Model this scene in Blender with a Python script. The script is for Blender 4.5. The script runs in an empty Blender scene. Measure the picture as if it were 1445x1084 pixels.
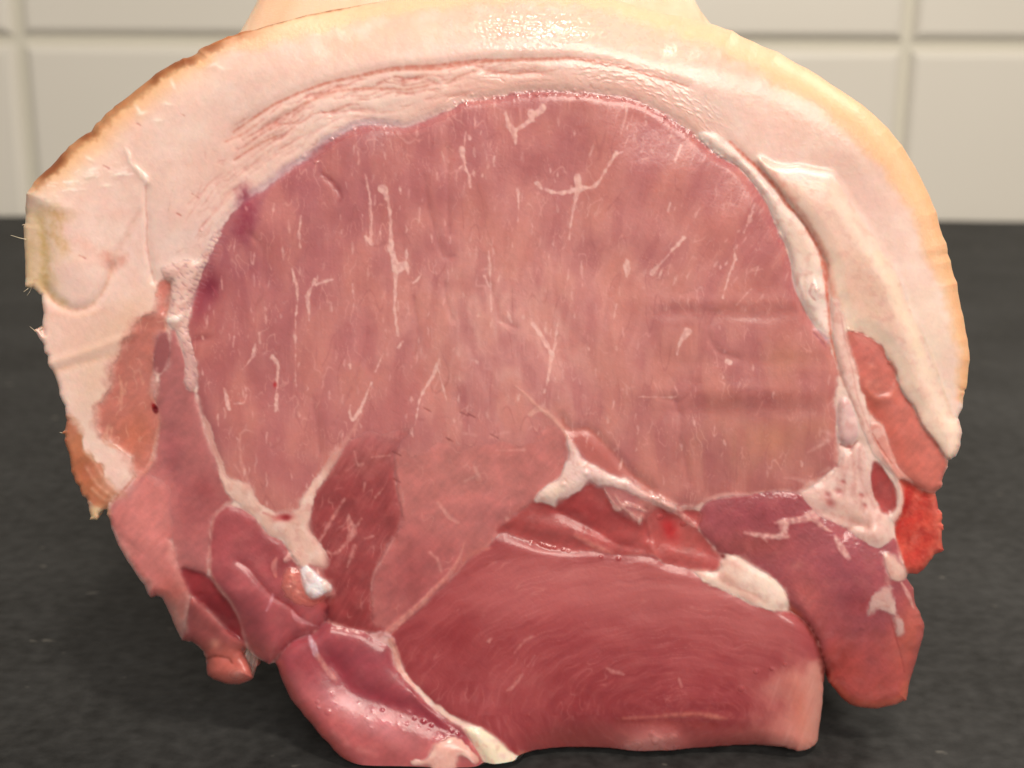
import bpy, math, random
import numpy as np
from mathutils import Matrix, Vector

random.seed(7)
RNG = np.random.default_rng(11)
C = bpy.context.scene.collection

# ------------------------------------------------------------------ camera, world, lamps
F_PX, IW, IH = 1900.0, 1445.0, 1084.0          # focal length in photograph pixels
PITCH, ROLL = math.radians(15.0), math.radians(0.33)
CAM = np.array([0.0, -0.16, 0.0942])
_right = np.array([1.0, 0.0, 0.0])
_up = np.array([0.0, math.sin(PITCH), math.cos(PITCH)])
_fwd = np.array([0.0, math.cos(PITCH), -math.sin(PITCH)])
_c, _s = math.cos(ROLL), math.sin(ROLL)
R_ = _c * _right - _s * _up * -1.0
U_ = _c * _up - _s * _right
R_ = np.cross(_fwd, U_)

cam_d = bpy.data.cameras.new("camera")
cam = bpy.data.objects.new("camera", cam_d)
C.objects.link(cam)
cam_d.sensor_width = 36.0
cam_d.lens = 36.0 * F_PX / IW
cam_d.clip_start, cam_d.clip_end = 0.005, 20.0
m = Matrix((tuple(R_), tuple(U_), tuple(-_fwd))).transposed().to_4x4()
m.translation = Vector(CAM)
cam.matrix_world = m
cam_d.dof.use_dof = True
cam_d.dof.focus_distance = 0.163
cam_d.dof.aperture_fstop = 28.0
bpy.context.scene.camera = cam

world = bpy.data.worlds.new("World")
bpy.context.scene.world = world
world.use_nodes = True
bg = world.node_tree.nodes["Background"]
bg.inputs[0].default_value = (1.0, 0.93, 0.83, 1)
bg.inputs[1].default_value = 0.30

def area(name, loc, target, size, power, col, sy=None):
    d = bpy.data.lights.new(name, 'AREA')
    d.energy, d.size, d.color = power, size, col
    if sy:
        d.shape, d.size_y = 'RECTANGLE', sy
    o = bpy.data.objects.new(name, d)
    C.objects.link(o)
    o.location = loc
    o.rotation_euler = (Vector(target) - Vector(loc)).to_track_quat('-Z', 'Y').to_euler()
    return o
area("ceiling_lamp", (0.05, -0.27, 0.62), (0.0, 0.0, 0.05), 0.055, 2.25, (1.0, 0.88, 0.72))
area("added_back_lamp", (0.34, 0.22, 0.42), (0.0, 0.02, 0.0), 0.14, 1.1, (1.0, 0.9, 0.76))  # added lamp with no visible source, brightens the slate from back right
area("room_light", (0.22, -0.9, 0.50), (0.0, 0.0, 0.06), 0.5, 9.6, (1.0, 0.90, 0.78))

vs = bpy.context.scene.view_settings
vs.view_transform, vs.look = 'Standard', 'None'
vs.exposure, vs.gamma = 0.0, 1.0

# ------------------------------------------------------------------ helpers
def P(x, y, d=0.0):
    """photo pixel -> point on the plane that stands d metres in front of the cut face"""
    x = np.asarray(x, dtype=np.float64); y = np.asarray(y, dtype=np.float64)
    a = (x - IW / 2) / F_PX; b = -(y - IH / 2) / F_PX
    dirs = a[..., None] * R_ + b[..., None] * U_ + _fwd
    t = (-np.asarray(d) - CAM[1]) / dirs[..., 1]
    return CAM + dirs * t[..., None]

def srgb(c):
    c = np.asarray(c, dtype=np.float64)
    return np.where(c <= 0.04045, c / 12.92, ((c + 0.055) / 1.055) ** 2.4)

_perm = RNG.permutation(256).astype(np.int32)
_perm = np.concatenate([_perm, _perm])
_ang = RNG.random(256) * 2 * np.pi
_gx, _gy = np.cos(_ang).astype(np.float32), np.sin(_ang).astype(np.float32)
def perlin(u, v, seed=0):
    u = np.asarray(u, np.float32) + seed * 37.17; v = np.asarray(v, np.float32) + seed * 11.73
    iu = np.floor(u); iv = np.floor(v)
    fu = u - iu; fv = v - iv
    iu = iu.astype(np.int32) & 255; iv = iv.astype(np.int32) & 255
    su = fu * fu * fu * (fu * (fu * 6 - 15) + 10); sv = fv * fv * fv * (fv * (fv * 6 - 15) + 10)
    iu1 = (iu + 1) & 255; iv1 = (iv + 1) & 255
    a = _perm[iu]; b = _perm[iu1]
    def g(h, x, y):
        return _gx[h] * x + _gy[h] * y
    n00 = g(_perm[a + iv], fu, fv); n10 = g(_perm[b + iv], fu - 1, fv)
    n01 = g(_perm[a + iv1], fu, fv - 1); n11 = g(_perm[b + iv1], fu - 1, fv - 1)
    x0 = n00 + su * (n10 - n00); x1 = n01 + su * (n11 - n01)
    return (x0 + sv * (x1 - x0)) * 1.5
def fbm(u, v, oct=3, seed=0, gain=0.5):
    r = 0; a = 1.0; k = 1.0
    for i in range(oct):
        r = r + a * perlin(u * k, v * k, seed + i * 5)
        a *= gain; k *= 2.03
    return r
def sst(e0, e1, x):
    t = np.clip((x - e0) / (e1 - e0), 0, 1)
    return t * t * (3 - 2 * t)

def spline(pts, n=6, closed=True):
    p = np.asarray(pts, float)
    N = len(p); out = []
    rng = range(N) if closed else range(N - 1)
    for i in rng:
        if closed:
            p0, p1, p2, p3 = p[i - 1], p[i], p[(i + 1) % N], p[(i + 2) % N]
        else:
            p0, p1, p2, p3 = p[max(i - 1, 0)], p[i], p[i + 1], p[min(i + 2, N - 1)]
        for k in range(n):
            t = k / n
            # centripetal-ish: damped tangents
            m1 = (p2 - p0) * 0.42; m2 = (p3 - p1) * 0.42
            L = np.linalg.norm(p2[:2] - p1[:2])
            for mm in (m1, m2):
                l = np.linalg.norm(mm[:2])
                if l > L and l > 0:
                    mm *= L / l
            t2, t3 = t * t, t * t * t
            out.append((2*t3-3*t2+1)*p1 + (t3-2*t2+t)*m1 + (-2*t3+3*t2)*p2 + (t3-t2)*m2)
    if not closed:
        out.append(p[-1])
    return np.array(out)

# ------------------------------------------------------------------ the cut face as a field over the photograph
STEP = 1.25
gx = np.arange(18, 1388, STEP); gy = np.arange(-46, 1124, STEP)
NX, NY = len(gx), len(gy)
X, Y = np.meshgrid(gx.astype(np.float32), gy.astype(np.float32))
KC = 5
cgx, cgy = gx[::KC], gy[::KC]
CX, CY = np.meshgrid(cgx, cgy)

def _segdist(px, py, poly, closed=True):
    a = poly; b = np.roll(poly, -1, 0)
    if not closed:
        a, b = poly[:-1], poly[1:]
    best = np.full(px.shape, 1e18); inside = np.zeros(px.shape, bool)
    for (ax, ay), (bx, by) in zip(a[:, :2], b[:, :2]):
        dx, dy = bx - ax, by - ay
        L = dx * dx + dy * dy
        if L < 1e-12:
            continue
        t = np.clip(((px - ax) * dx + (py - ay) * dy) / L, 0, 1)
        d = (px - ax - t * dx) ** 2 + (py - ay - t * dy) ** 2
        np.minimum(best, d, out=best)
        if closed and ay != by:
            c = ((ay > py) != (by > py)) & (px < (bx - ax) * (py - ay) / (by - ay) + ax)
            inside ^= c
    r = np.sqrt(best)
    return np.where(inside, -r, r) if closed else r

def _upsample(a):
    """coarse grid -> full grid, bilinear"""
    iy = np.arange(NY) / KC; ix = np.arange(NX) / KC
    y0 = np.minimum(iy.astype(int), a.shape[0] - 2); x0 = np.minimum(ix.astype(int), a.shape[1] - 2)
    fy = (iy - y0)[:, None]; fx = (ix - x0)[None, :]
    r0 = a[y0]; r1 = a[y0 + 1]
    r = r0 + (r1 - r0) * fy
    return (r[:, x0] + (r[:, x0 + 1] - r[:, x0]) * fx).astype(np.float32)

def sdf(poly, closed=True, smooth=True, n=5, band=14):
    q = spline(poly, n, closed) if smooth else np.asarray(poly, float)
    S = _upsample(_segdist(CX, CY, q, closed))
    m_ = np.abs(S) < band
    S[m_] = _segdist(X[m_].astype(float), Y[m_].astype(float), q, closed)
    return S

COL = np.zeros((NY, NX, 3), np.float32)
H = np.zeros((NY, NX), np.float32)
WET = np.zeros((NY, NX), np.float32)
LAB = np.zeros((NY, NX), np.int16)
PARTS = []                       # (name, label, material)
def part(name, label=None, mat='muscle'):
    PARTS.append((name, label, mat))
    return len(PARTS)

def rgb(*c):
    return np.array(c, np.float32) / 255.0
def blend(mask, col):
    global COL
    COL += (col - COL) * mask[..., None]
def tint(mask, col):
    blend(mask, rgb(*col))

N1 = fbm(X / 9, Y / 9, 3, 1)
N2 = fbm(X / 40, Y / 40, 3, 2)
N3 = fbm(X / 130, Y / 130, 3, 3)
NF = perlin(X / 3.2, Y / 3.2, 4)
NE = fbm(X / 24, Y / 24, 2, 5)
SOFTV = 0.7 + 1.7 * sst(-0.35, 0.55, perlin(X / 33, Y / 33, 6))
FILM = sst(-0.1, 0.5, perlin(X / 19, Y / 19, 7))

def region(poly, col, name=None, label=None, mat='muscle', soft=2.0, rough=1.2, amp=0.0, width=20.0,
           groove=0.0, gw=5.0, step=0.0, smooth=True, alpha=1.0, wobble=0.0, wet=None, film=0.0, stepw=3.0):
    """paint one anatomical region: colour, pillow height, groove round it, part id"""
    S = sdf(poly, smooth=smooth)
    if rough:
        S = S + rough * N1
    if wobble:
        S = S + wobble * N2
    if rough:
        S = S + 1.5 * NE
    mk = sst(-1, 1, -S / (soft * SOFTV)) * alpha
    if col is not None:
        tint(mk, col)
    if film:
        tint(film * FILM * np.exp(-((S - 1.0) / 2.6) ** 2), (220, 160, 148))
    if mat == 'fat' and name:
        tint(mk * 0.34 * sst(0.0, 0.6, fbm(X / 15, Y / 15, 3, 9)), (206, 140, 128))
        tint(mk * 0.40 * sst(0.0, 0.6, -fbm(X / 19, Y / 19, 3, 10)), (238, 210, 196))
    if amp:
        H[...] += amp * np.sqrt(np.clip(1 - (1 - np.clip(-S / width, 0, 1)) ** 2, 0, 1))
    if step:
        H[...] += step * sst(stepw, -stepw, S)
    if groove:
        H[...] -= groove * np.exp(-(S / gw) ** 2)
    if wet is not None:
        WET[...] += (wet - WET) * mk
    if name:
        LAB[S < 0] = part(name, label, mat)
    return S

VN = perlin(X / 6.5, Y / 8, 12)
def stroke(pts, w, col=None, alpha=1.0, h=0.0, soft=1.0, lab=None, rough=0.8, wet=None, n=5, hw=None):
    """line of varying width; pts (x, y) or (x, y, w)"""
    p = np.array([(q[0], q[1], q[2] if len(q) > 2 else w) for q in pts], float)
    p = spline(p, n, False)
    wm = p[:, 2].max() + 12 + (hw or 0) * 3
    x0, x1 = p[:, 0].min() - wm, p[:, 0].max() + wm
    y0, y1 = p[:, 1].min() - wm, p[:, 1].max() + wm
    i0, i1 = max(int((x0 - gx[0]) / STEP), 0), min(int((x1 - gx[0]) / STEP) + 2, NX)
    j0, j1 = max(int((y0 - gy[0]) / STEP), 0), min(int((y1 - gy[0]) / STEP) + 2, NY)
    if i1 <= i0 or j1 <= j0:
        return
    xs, ys = X[j0:j1, i0:i1], Y[j0:j1, i0:i1]
    best = np.full(xs.shape, 1e9, np.float32); bd = np.full(xs.shape, 1e9, np.float32)
    for a, b in zip(p[:-1], p[1:]):
        dx, dy = b[0] - a[0], b[1] - a[1]; L = dx * dx + dy * dy + 1e-9
        t = np.clip(((xs - a[0]) * dx + (ys - a[1]) * dy) / L, 0, 1)
        d = np.sqrt((xs - a[0] - t * dx) ** 2 + (ys - a[1] - t * dy) ** 2)
        np.minimum(best, d - (a[2] + (b[2] - a[2]) * t) / 2, out=best)
        np.minimum(bd, d, out=bd)
    best = best + rough * N1[j0:j1, i0:i1]
    mk = sst(soft, -soft, best)
    if col is not None:
        c = COL[j0:j1, i0:i1]
        c += (rgb(*col) - c) * (mk * alpha * (0.62 + 0.38 * sst(-0.35, 0.35, VN[j0:j1, i0:i1])))[..., None]
    if h:
        H[j0:j1, i0:i1] += h * (np.exp(-(bd / hw) ** 2) if hw else sst(soft + 1, -soft - 1.5, best))
    if wet is not None:
        q = WET[j0:j1, i0:i1]; q += (wet - q) * mk
    if lab:
        l = LAB[j0:j1, i0:i1]; l[best < 0] = lab

def blob(x, y, rx, ry, rot, col=None, alpha=1.0, h=0.0, power=2.0, wet=None, lab=None):
    r = max(rx, ry) * 2.6
    i0, i1 = max(int((x - r - gx[0]) / STEP), 0), min(int((x + r - gx[0]) / STEP) + 2, NX)
    j0, j1 = max(int((y - r - gy[0]) / STEP), 0), min(int((y + r - gy[0]) / STEP) + 2, NY)
    if i1 <= i0 or j1 <= j0:
        return
    a = math.radians(rot)
    dx, dy = X[j0:j1, i0:i1] - x, Y[j0:j1, i0:i1] - y
    u = (dx * math.cos(a) + dy * math.sin(a)) / rx; v = (-dx * math.sin(a) + dy * math.cos(a)) / ry
    g = np.exp(-np.power(u * u + v * v, power / 2))
    if col is not None:
        c = COL[j0:j1, i0:i1]
        c += (rgb(*col) - c) * (g * alpha)[..., None]
    if h:
        H[j0:j1, i0:i1] += h * g
    if wet is not None:
        q = WET[j0:j1, i0:i1]; q += (wet - q) * g
    if lab:
        l = LAB[j0:j1, i0:i1]; l[g > 0.45] = lab

def ell(x, y, rx, ry, rot=0):
    a = math.radians(rot)
    u = ((X - x) * math.cos(a) + (Y - y) * math.sin(a)) / rx; v = (-(X - x) * math.sin(a) + (Y - y) * math.cos(a)) / ry
    return np.exp(-(u * u + v * v))

OUTLINE = [(36.6,276),(42,268),(53,251),(72,235),(93,212),(109,197),(128,185),(136,174.5),(151,160),(163,149),(194,126),
(221,104),(242,91),(258,83),(277,77),(282,68.5),(294,64),(322,52),(340,46),(363,41),(415,26),(470,14),(535,2),(620,-12),(720,-18),
(820,-12),(890,6),(945,20),(1000,32),(1035,45),(1063,59),(1097,74),(1139,97),(1187,128),(1229,159),(1263,194),(1291,235),
(1312,277),(1324,311),(1334,343),(1341,368),(1350,400),(1357,435),(1364,469),(1368,497),(1366,528),(1364,545),(1360,554),
(1358,576),(1352,590),(1357,604),(1355,628),(1348,644),(1339,649),(1337,660),(1330,675),(1329,687),(1320,696),(1325,718),
(1330,728),(1329,738),(1332,743),(1330,749),(1329,757),(1331,776),(1320,783),(1312,792),(1298,809),(1283,809),(1280,816),
(1288,830),(1291,851),(1298,865),(1304,880),(1302,898),(1296,921),(1290,942),(1283,963),(1280,985),(1275,990),(1256,995),
(1229,1000),(1205,996),(1188,984),(1175,969),(1168,960),(1165.5,946),(1163.5,950),(1162,965),(1160,992),(1156,1025),(1152,1050),(1144,1058),
(1127,1062),(1117,1058),(1100,1054),(1067,1052),(1042,1054),(1021,1058),(996,1064),(963,1071),(928,1077),(891,1078),(876,1074),
(849,1069),(818,1070),(795,1074),(785,1076),(776,1071),(754,1070),(747,1078),(742,1088),(730,1102),(680,1110),(600,1112),(540,1108),
(505,1094),(490,1077),(471,1058),(448,1033),(430,1010),(411,987),(399,960),(389,936),(381,937.5),(373,934),(358,924),(348,915),
(343,918),(346,925),(352,938.5),(358,955),(352,961),(338,965.5),(317,964),(296,955),(291,943),(290,928),(284,916),(271,906),
(257,903),(248,887),(238,862),(228,844),(219,842),(211,843),(203,826),(186,801),(167,770),(158,745),(153,730),(151,720),(147.5,719),
(142,724),(139,732),(129,733),(125,714),(120.5,703),(111,687),(101,666),(98,647),(92.5,628),(92,613),(88,611),(93,604),(93.5,587),
(91,573),(84,557),(78,532),(69,517),(67,505),(62.5,497),(59.4,482),(49,466.5),(54,464),(61.5,470),(60.5,453),(59.5,418),(55,414),
(47,407),(36.6,405),(35.6,391),(35.6,370),(34.5,347),(33.5,320),(36,303)]
OUT_S = spline(OUTLINE, 3)
# ragged trimming: the left flap and the red scrap at right are torn, the cut skin is clean
_tear = np.zeros(len(OUT_S))
for i, (x, y) in enumerate(OUT_S):
    if x < 155 and 405 < y < 740: _tear[i] = 0.8
    elif x > 1300 and 655 < y < 800: _tear[i] = 0.6
    elif y > 740: _tear[i] = 0.5
    else: _tear[i] = 0.6
_nn = RNG.normal(0, 1, (len(OUT_S), 2)) * _tear[:, None]
OUT_S = OUT_S + _nn
SO = sdf(OUT_S, smooth=False)
D = np.maximum(-SO, 0)               # distance in from the silhouette

# ---- base: outer back fat
fat_id = part('fat_layer', 'thick pale pink layer of back fat', 'fat')
LAB[...] = fat_id
COL[...] = rgb(234, 199, 184)
NW = perlin(X / 70, Y / 70, 8)
top = sst(300, 60, Y) * sst(330, 520, X) * sst(1120, 940, X)
tint(0.75 * sst(100, 40, D) * sst(330, 160, Y) * sst(330, 480, X), (224, 180, 154))
tint(0.45 * sst(100, 40, D) * sst(330, 160, Y) * sst(480, 330, X), (236, 200, 178))
tint(0.7 * ell(1180, 200, 120, 90, 40), (226, 184, 166))
tint(0.6 * ell(1320, 480, 40, 120, -12), (240, 214, 190))
tint(0.45 * ell(230, 230, 120, 70, -20), (226, 184, 168))
tint(0.4 * ell(270, 330, 80, 60, -20), (232, 196, 188))
tint(0.5 * ell(90, 260, 70, 30, -35), (240, 214, 188))
tint(0.45 * np.clip(N2, 0, 1), (243, 218, 203))
tint(0.35 * sst(0.0, 0.7, fbm(X / 70, Y / 55, 3, 28)), (232, 184, 166))
tint(0.45 * ell(330, 215, 80, 40, -35), (222, 172, 156))
tint(0.5 * ell(245, 195, 60, 26, -35), (244, 216, 200))
tint(0.30 * np.clip(-N2, 0, 1), (228, 184, 170))
tint(0.25 * sst(0, 0.6, perlin(X / 90 + Y / 60, Y / 90 - X / 60, 27)), (240, 198, 184))
# soft fan of strata lines inside the fat, following the eye
ANG = np.arctan2(Y - 620, X - 690)

EYE = [(262,455),(268,438),(275,412),(284,385),(289,360),(311,325),(341,287),(374,266),(408,239),(439,221),(460,201),(484,188),(505,178),
(532,175),(574,179),(608,166),(633,156),(653,144),(691,137),(729,131),(764,128),(802,130),(844,133),(885,138),(920,152),(954,173),
(970,183),(990,199),(1018,221),(1041,234),(1062,257),(1083,288),(1093,313),(1108,344),(1116,371),(1120,395),(1125,412),(1134,433),
(1144,451),(1153,464),(1169,482),(1177,505),(1182,526),(1180,547),(1177,568),(1180,581),(1180,601),(1182,628),(1182,655),(1163,672),
(1142,687),(1126,697),(1106,693),(1075,695),(1055,699),(1023,700),(998,708),(960,730),(900,790),(700,790),(560,900),(440,850),(400,760),(350,700),(318,672),
(303,630),(290,595),(281,565),(275,530),(266,490)]
SE = sdf(EYE) + 1.6 * N1 + 1.2 * NE
# strata lines in the fat (real creases with blood-pink colour)
strat = sst(0, 8, SE) * sst(82, 50, SE) * sst(330, 420, X) * sst(1000, 820, X) * sst(330, 200, Y)
wave = SE + 5 * perlin(X / 45, Y / 45, 21) + 2.0 * perlin(X / 13, Y / 13, 22)
ln = np.abs(np.sin(wave / 3.9 + 1.7 * perlin(ANG * 6, SE / 12, 23)))
ln = sst(0.34, 0.0, ln) * sst(-0.15, 0.5, perlin(ANG * 16, wave / 7, 24))
tint(0.5 * ln * strat, (204, 132, 116))
H -= 2.2 * ln * strat
strat2 = sst(4, 20, SE) * sst(120, 60, SE) * sst(500, 330, X) * sst(200, 260, X) * sst(420, 300, Y)
ln2 = sst(0.30, 0.0, np.abs(np.sin((X * 0.5 + Y * 0.62 + 14 * N2) / 8 + 2 * perlin(X / 30, Y / 30, 25)))) * sst(0.1, 0.55, perlin(X / 26, Y / 26, 26))
tint(0.45 * ln2 * strat2, (205, 140, 128))
H -= 1.2 * ln2 * strat2

def crease(pts, w=3, a=0.7, h=-4, col=(206, 118, 98)):
    stroke(pts, w * 3.0, (230, 176, 158), a * 0.35, soft=w * 2.4)
    stroke(pts, w * 0.8, col, a, h=h * 0.4, soft=1.8, hw=w * 1.3)
M1 = [(330,186,2),(380,152,4),(414,135,4),(456,119,4),(508,107,5),(560,97,7),(618,95,9),(663,88,7),(715,85,5),(784,83,5),(816,83,4),(868,92,4),(920,107,3),(970,122,2)]
crease(M1, 5, 0.75, -7)
crease([(404,163,2),(425,149,4),(466,131,4),(501,126,4),(535,125,4),(577,126,3),(611,118,3)], 4, 0.6)
crease([(632,118,2),(650,107,3),(681,100,3),(732,104,3),(760,100,2)], 3, 0.6)
crease([(330,226,2),(352,212,4),(372,200,4),(396,190,2)], 4, 0.5)
crease([(318,200,2),(345,188,4),(372,168,3)], 4, 0.45)
mp_ = spline([(q[0], q[1]) for q in M1], 12, False)
for k in range(46):
    i = int(RNG.integers(4, 100)); n_ = int(RNG.integers(6, 22)); i2 = min(i + n_, len(mp_) - 1)
    off = RNG.uniform(4, 46) * (1.0 if mp_[i][0] < 640 else 0.5)
    seg = mp_[i:i2:3]
    if len(seg) < 3: continue
    ph = RNG.uniform(0, 6)
    pts = [(x + off * 0.15, y + off + 2.4 * math.sin(ph + q * 1.7) , 1.2 + 1.4 * math.sin(math.pi * q / (len(seg) - 1))) for q, (x, y) in enumerate(seg)]
    crease(pts, 2.0, RNG.uniform(0.25, 0.6), -2.5, (200, 112, 98))
eu = spline([(291,352),(311,325),(341,287),(374,266),(408,239),(439,221),(460,201),(505,178),(574,179),(633,156)], 8, False)
for k in range(44):
    i = int(RNG.integers(0, len(eu) - 14)); seg = eu[i:i + int(RNG.integers(7, 13)):2]
    off = RNG.uniform(10, 62)
    pts = [(x - off * 0.72 + RNG.normal(0, 1), y - off * 0.62 + RNG.normal(0, 1.2), 0.8 + 1.6 * math.sin(math.pi * q / (len(seg) - 1))) for q, (x, y) in enumerate(seg)]
    crease(pts, 2.2, RNG.uniform(0.12, 0.42), -2, (210, 132, 122))
for k in range(26):
    x, y = RNG.uniform(330, 420), RNG.uniform(150, 235)
    if y > 330 - 0.36 * x + 20: continue
    L = RNG.uniform(8, 26)
    crease([(x - L, y + L * .62, 1), (x, y + RNG.uniform(-2, 2), 2.4), (x + L, y - L * .55, 1)], 2, RNG.uniform(0.2, 0.5), -2, (202, 120, 108))

# ---- rind (the skin, cut through and seen beyond the cut)
RI_IN = [(20,262),(45,270),(62,252),(100,216),(140,180),(170,154),(205,131),(240,106),(262,96),(290,92),(330,70),(380,62),(450,46),(535,26),(640,8),(720,2),
(830,8),(900,30),(945,46),(997,64),(1059,92),(1111,126),(1153,145),(1194,183),(1232,218),(1256,246),(1277,277),(1294,311),(1305,346),
(1312,365),(1327,401),(1339,439),(1350,476),(1356,509),(1358,556)]
rind_poly = RI_IN + [(1400,560),(1400,-60),(0,-60)]
SR = sdf(rind_poly) + 3.5 * N2 + 1.8 * N1
SR = SR + 5 * perlin(ANG * 26, SR / 30, 32) + 3 * perlin(ANG * 70, SR / 18, 33)
rk = sst(12, -10, SR)
tint(rk * 0.95, (240, 190, 150))
tint(rk * 0.6 * sst(980, 1200, X), (237, 180, 136))
tint(rk * 0.5 * sst(16, 3, D) * sst(1060, 1250, X), (230, 162, 108))
LAB[SR < 0] = part('rind', 'orange tan pork rind with a browned edge', 'rind')
RIND_ID = len(PARTS)
# browned edge of the skin on the left
brown = sst(420, 250, X) * sst(300, 250, Y) * sst(17 + 6 * N1, 4, D) * sst(30, 60, X)
tint(0.75 * sst(48, 8, D) * sst(330, 230, X) * sst(300, 230, Y), (232, 176, 122))
tint(0.85 * brown * (0.55 + 0.45 * sst(-0.4, 0.4, perlin(X / 34, Y / 34, 31))), (128, 58, 24))
stroke([(296,66,1),(325,52,3),(365,40,3),(420,25,2),(480,13,2),(535,2,1)], 3, (150, 78, 40), 0.85, h=-3)
stroke([(300,62,3),(330,48,7),(362,38,5)], 6, (196, 106, 52), 0.7)

# ---- left corner: yellowed facet, creased fat lobe
corner = sst(104 + 26 * N2, 36, X) * sst(276, 306, Y + 6 * N2) * sst(435, 395, Y)
tint(0.75 * corner, (224, 192, 150))
tint(0.3 * corner * sst(0, 0.5, N2), (206, 160, 110))
H -= 14 * sst(86, 34, X) * sst(272, 304, Y) * sst(440, 390, Y)
stroke([(40,272,5),(58,281,12),(78,290,14),(96,293,6)], 10, (243, 220, 200), 0.6, h=2.5, soft=8)
stroke([(60,296),(80,304),(100,303)], 10, (212, 168, 118), 0.45, soft=8)
stroke([(56,312),(62,350),(60,395),(72,416),(92,430)], 9, (208, 170, 104), 0.55, h=-3, soft=6)
stroke([(78,300),(72,330),(88,345)], 6, (206, 164, 112), 0.35, soft=6)
stroke([(64,408),(80,428),(108,438),(132,428),(150,402),(158,376)], 4, (204, 140, 108), 0.55, h=-5, soft=5, hw=6)
blob(110, 385, 48, 46, 0, None, h=7)
stroke([(62,432),(66,450),(75,444),(110,446),(150,440)], 6, (226, 178, 152), 0.5, soft=6)
stroke([(78,296),(84,312),(78,330),(92,350)], 16, (206, 160, 104), 0.5, soft=9, rough=3)
stroke([(60,330),(66,370),(64,400)], 10, (208, 168, 108), 0.5, soft=7, rough=3)
stroke([(150,362),(160,372),(172,366)], 16, (216, 142, 122), 0.6, soft=9, rough=3)
stroke([(110,340),(130,352)], 14, (228, 178, 160), 0.6, soft=10)
for k in range(30):      # crumbly knife marks across the fat
    x = RNG.uniform(70, 190); y = 290 - 0.30 * x + RNG.normal(0, 7)
    stroke([(x - RNG.uniform(2, 6), y + RNG.uniform(-2, 2)), (x + RNG.uniform(2, 6), y + RNG.uniform(-3, 1))], RNG.uniform(1.5, 3.5), (248, 228, 214), RNG.uniform(0.3, 0.8), h=RNG.uniform(0.8, 2.2), soft=1.4)
# fold ridge and slit
stroke([(177,209,2),(181,220,4),(184,230,3),(191,236,6),(196,243,5),(202,249,8),(207,257,7),(205,263,2)], 4, (244, 218, 203), 0.8, h=4.5, soft=2.2, rough=2.2)
stroke([(206,262),(206,293),(208,312),(207,336),(211,370),(218,397)], 2.2, (205, 138, 122), 0.6, h=-5, soft=1.5, hw=4)
stroke([(202,262),(202,293),(203,336),(206,372)], 5, (240, 208, 192), 0.4, h=3, soft=4)
stroke([(196,300),(180,330),(166,352),(158,380)], 8, (218, 166, 148), 0.5, h=-2, soft=6)
for x, y, r in [(116,363,4),(276,277,5),(252,303,3),(196,176,2),(257,162,3),(150,236,4)]:
    stroke([(x - r, y - r * .6), (x + r, y + r * .5)], 2, (190, 104, 92), 0.6, h=-1.5)
# pale folds on the flap
stroke([(70,512),(120,497),(160,482),(190,470)], 9, (240, 208, 186), 0.7, h=3, soft=5)
stroke([(75,524),(120,512),(165,500)], 7, (219, 170, 138), 0.55, h=-2, soft=5)
tint(0.55 * ell(120, 480, 60, 40, -20), (230, 180, 158))
tint(0.5 * ell(130, 545, 30, 60, 0), (228, 192, 166))
tint(0.55 * ell(180, 450, 50, 26, -45), (222, 180, 152))
for x, y, rot in [(300,92,-20),(310,95,30),(200,160,-10),(195,155,60),(222,170,0),(126,224,30),(132,240,-30),(150,262,0),(165,247,-10),(236,147,10),(244,120,70)]:
    blob(x, y, 7, 2.4, rot, (246, 224, 208), 0.8, h=1.8)

# ---- eye muscle
tex_v = perlin(X / 5.5, Y / 60, 41) + 0.6 * perlin(X / 2.6, Y / 34, 42)
XE = 720 + (X - 720) * np.where(X > 720, 640 / np.clip(960 - Y, 560, 1200), 1.0)
fib = perlin(XE / 9, Y / 95, 43) + 0.7 * perlin(XE / 4.2, Y / 55, 44) + 0.35 * perlin(XE / 2.2, Y / 30, 45)
tint(0.6 * np.exp(-((SE - 14) / 16) ** 2) * sst(260, 170, Y) * sst(480, 640, X), (222, 170, 154))
ek = sst(-1, 1, -SE / (2.6 * SOFTV))
base = np.empty_like(COL); base[...] = rgb(186, 108, 103)
def bt(mask, c):
    global base
    base += (rgb(*c) - base) * mask[..., None]
bt(0.9 * ell(350, 320, 110, 130, 30), (150, 70, 82))
bt(0.7 * ell(530, 240, 190, 80, -15), (168, 88, 92))
bt(0.6 * ell(860, 190, 240, 70, 8), (180, 98, 98))
bt(0.92 * ell(720, 470, 190, 140, 0), (220, 163, 151))
bt(0.65 * ell(880, 370, 150, 140, 0), (206, 138, 125))
bt(0.5 * ell(1090, 340, 70, 110, -25), (174, 92, 88))
bt(0.85 * ell(1050, 625, 150, 90, 0), (176, 110, 95))
bt(0.5 * ell(1040, 690, 110, 22, 0), (158, 74, 74))
bt(0.5 * ell(1090, 562, 90, 12, 0), (164, 78, 70))
bt(0.55 * ell(1050, 500, 130, 45, 0), (196, 126, 114))
bt(0.55 * ell(380, 640, 70, 120, 0), (182, 104, 102))
bt(0.5 * ell(300, 480, 60, 60, 0), (166, 78, 78))
bt(0.55 * ell(480, 470, 100, 130, 0), (192, 118, 114))
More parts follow.
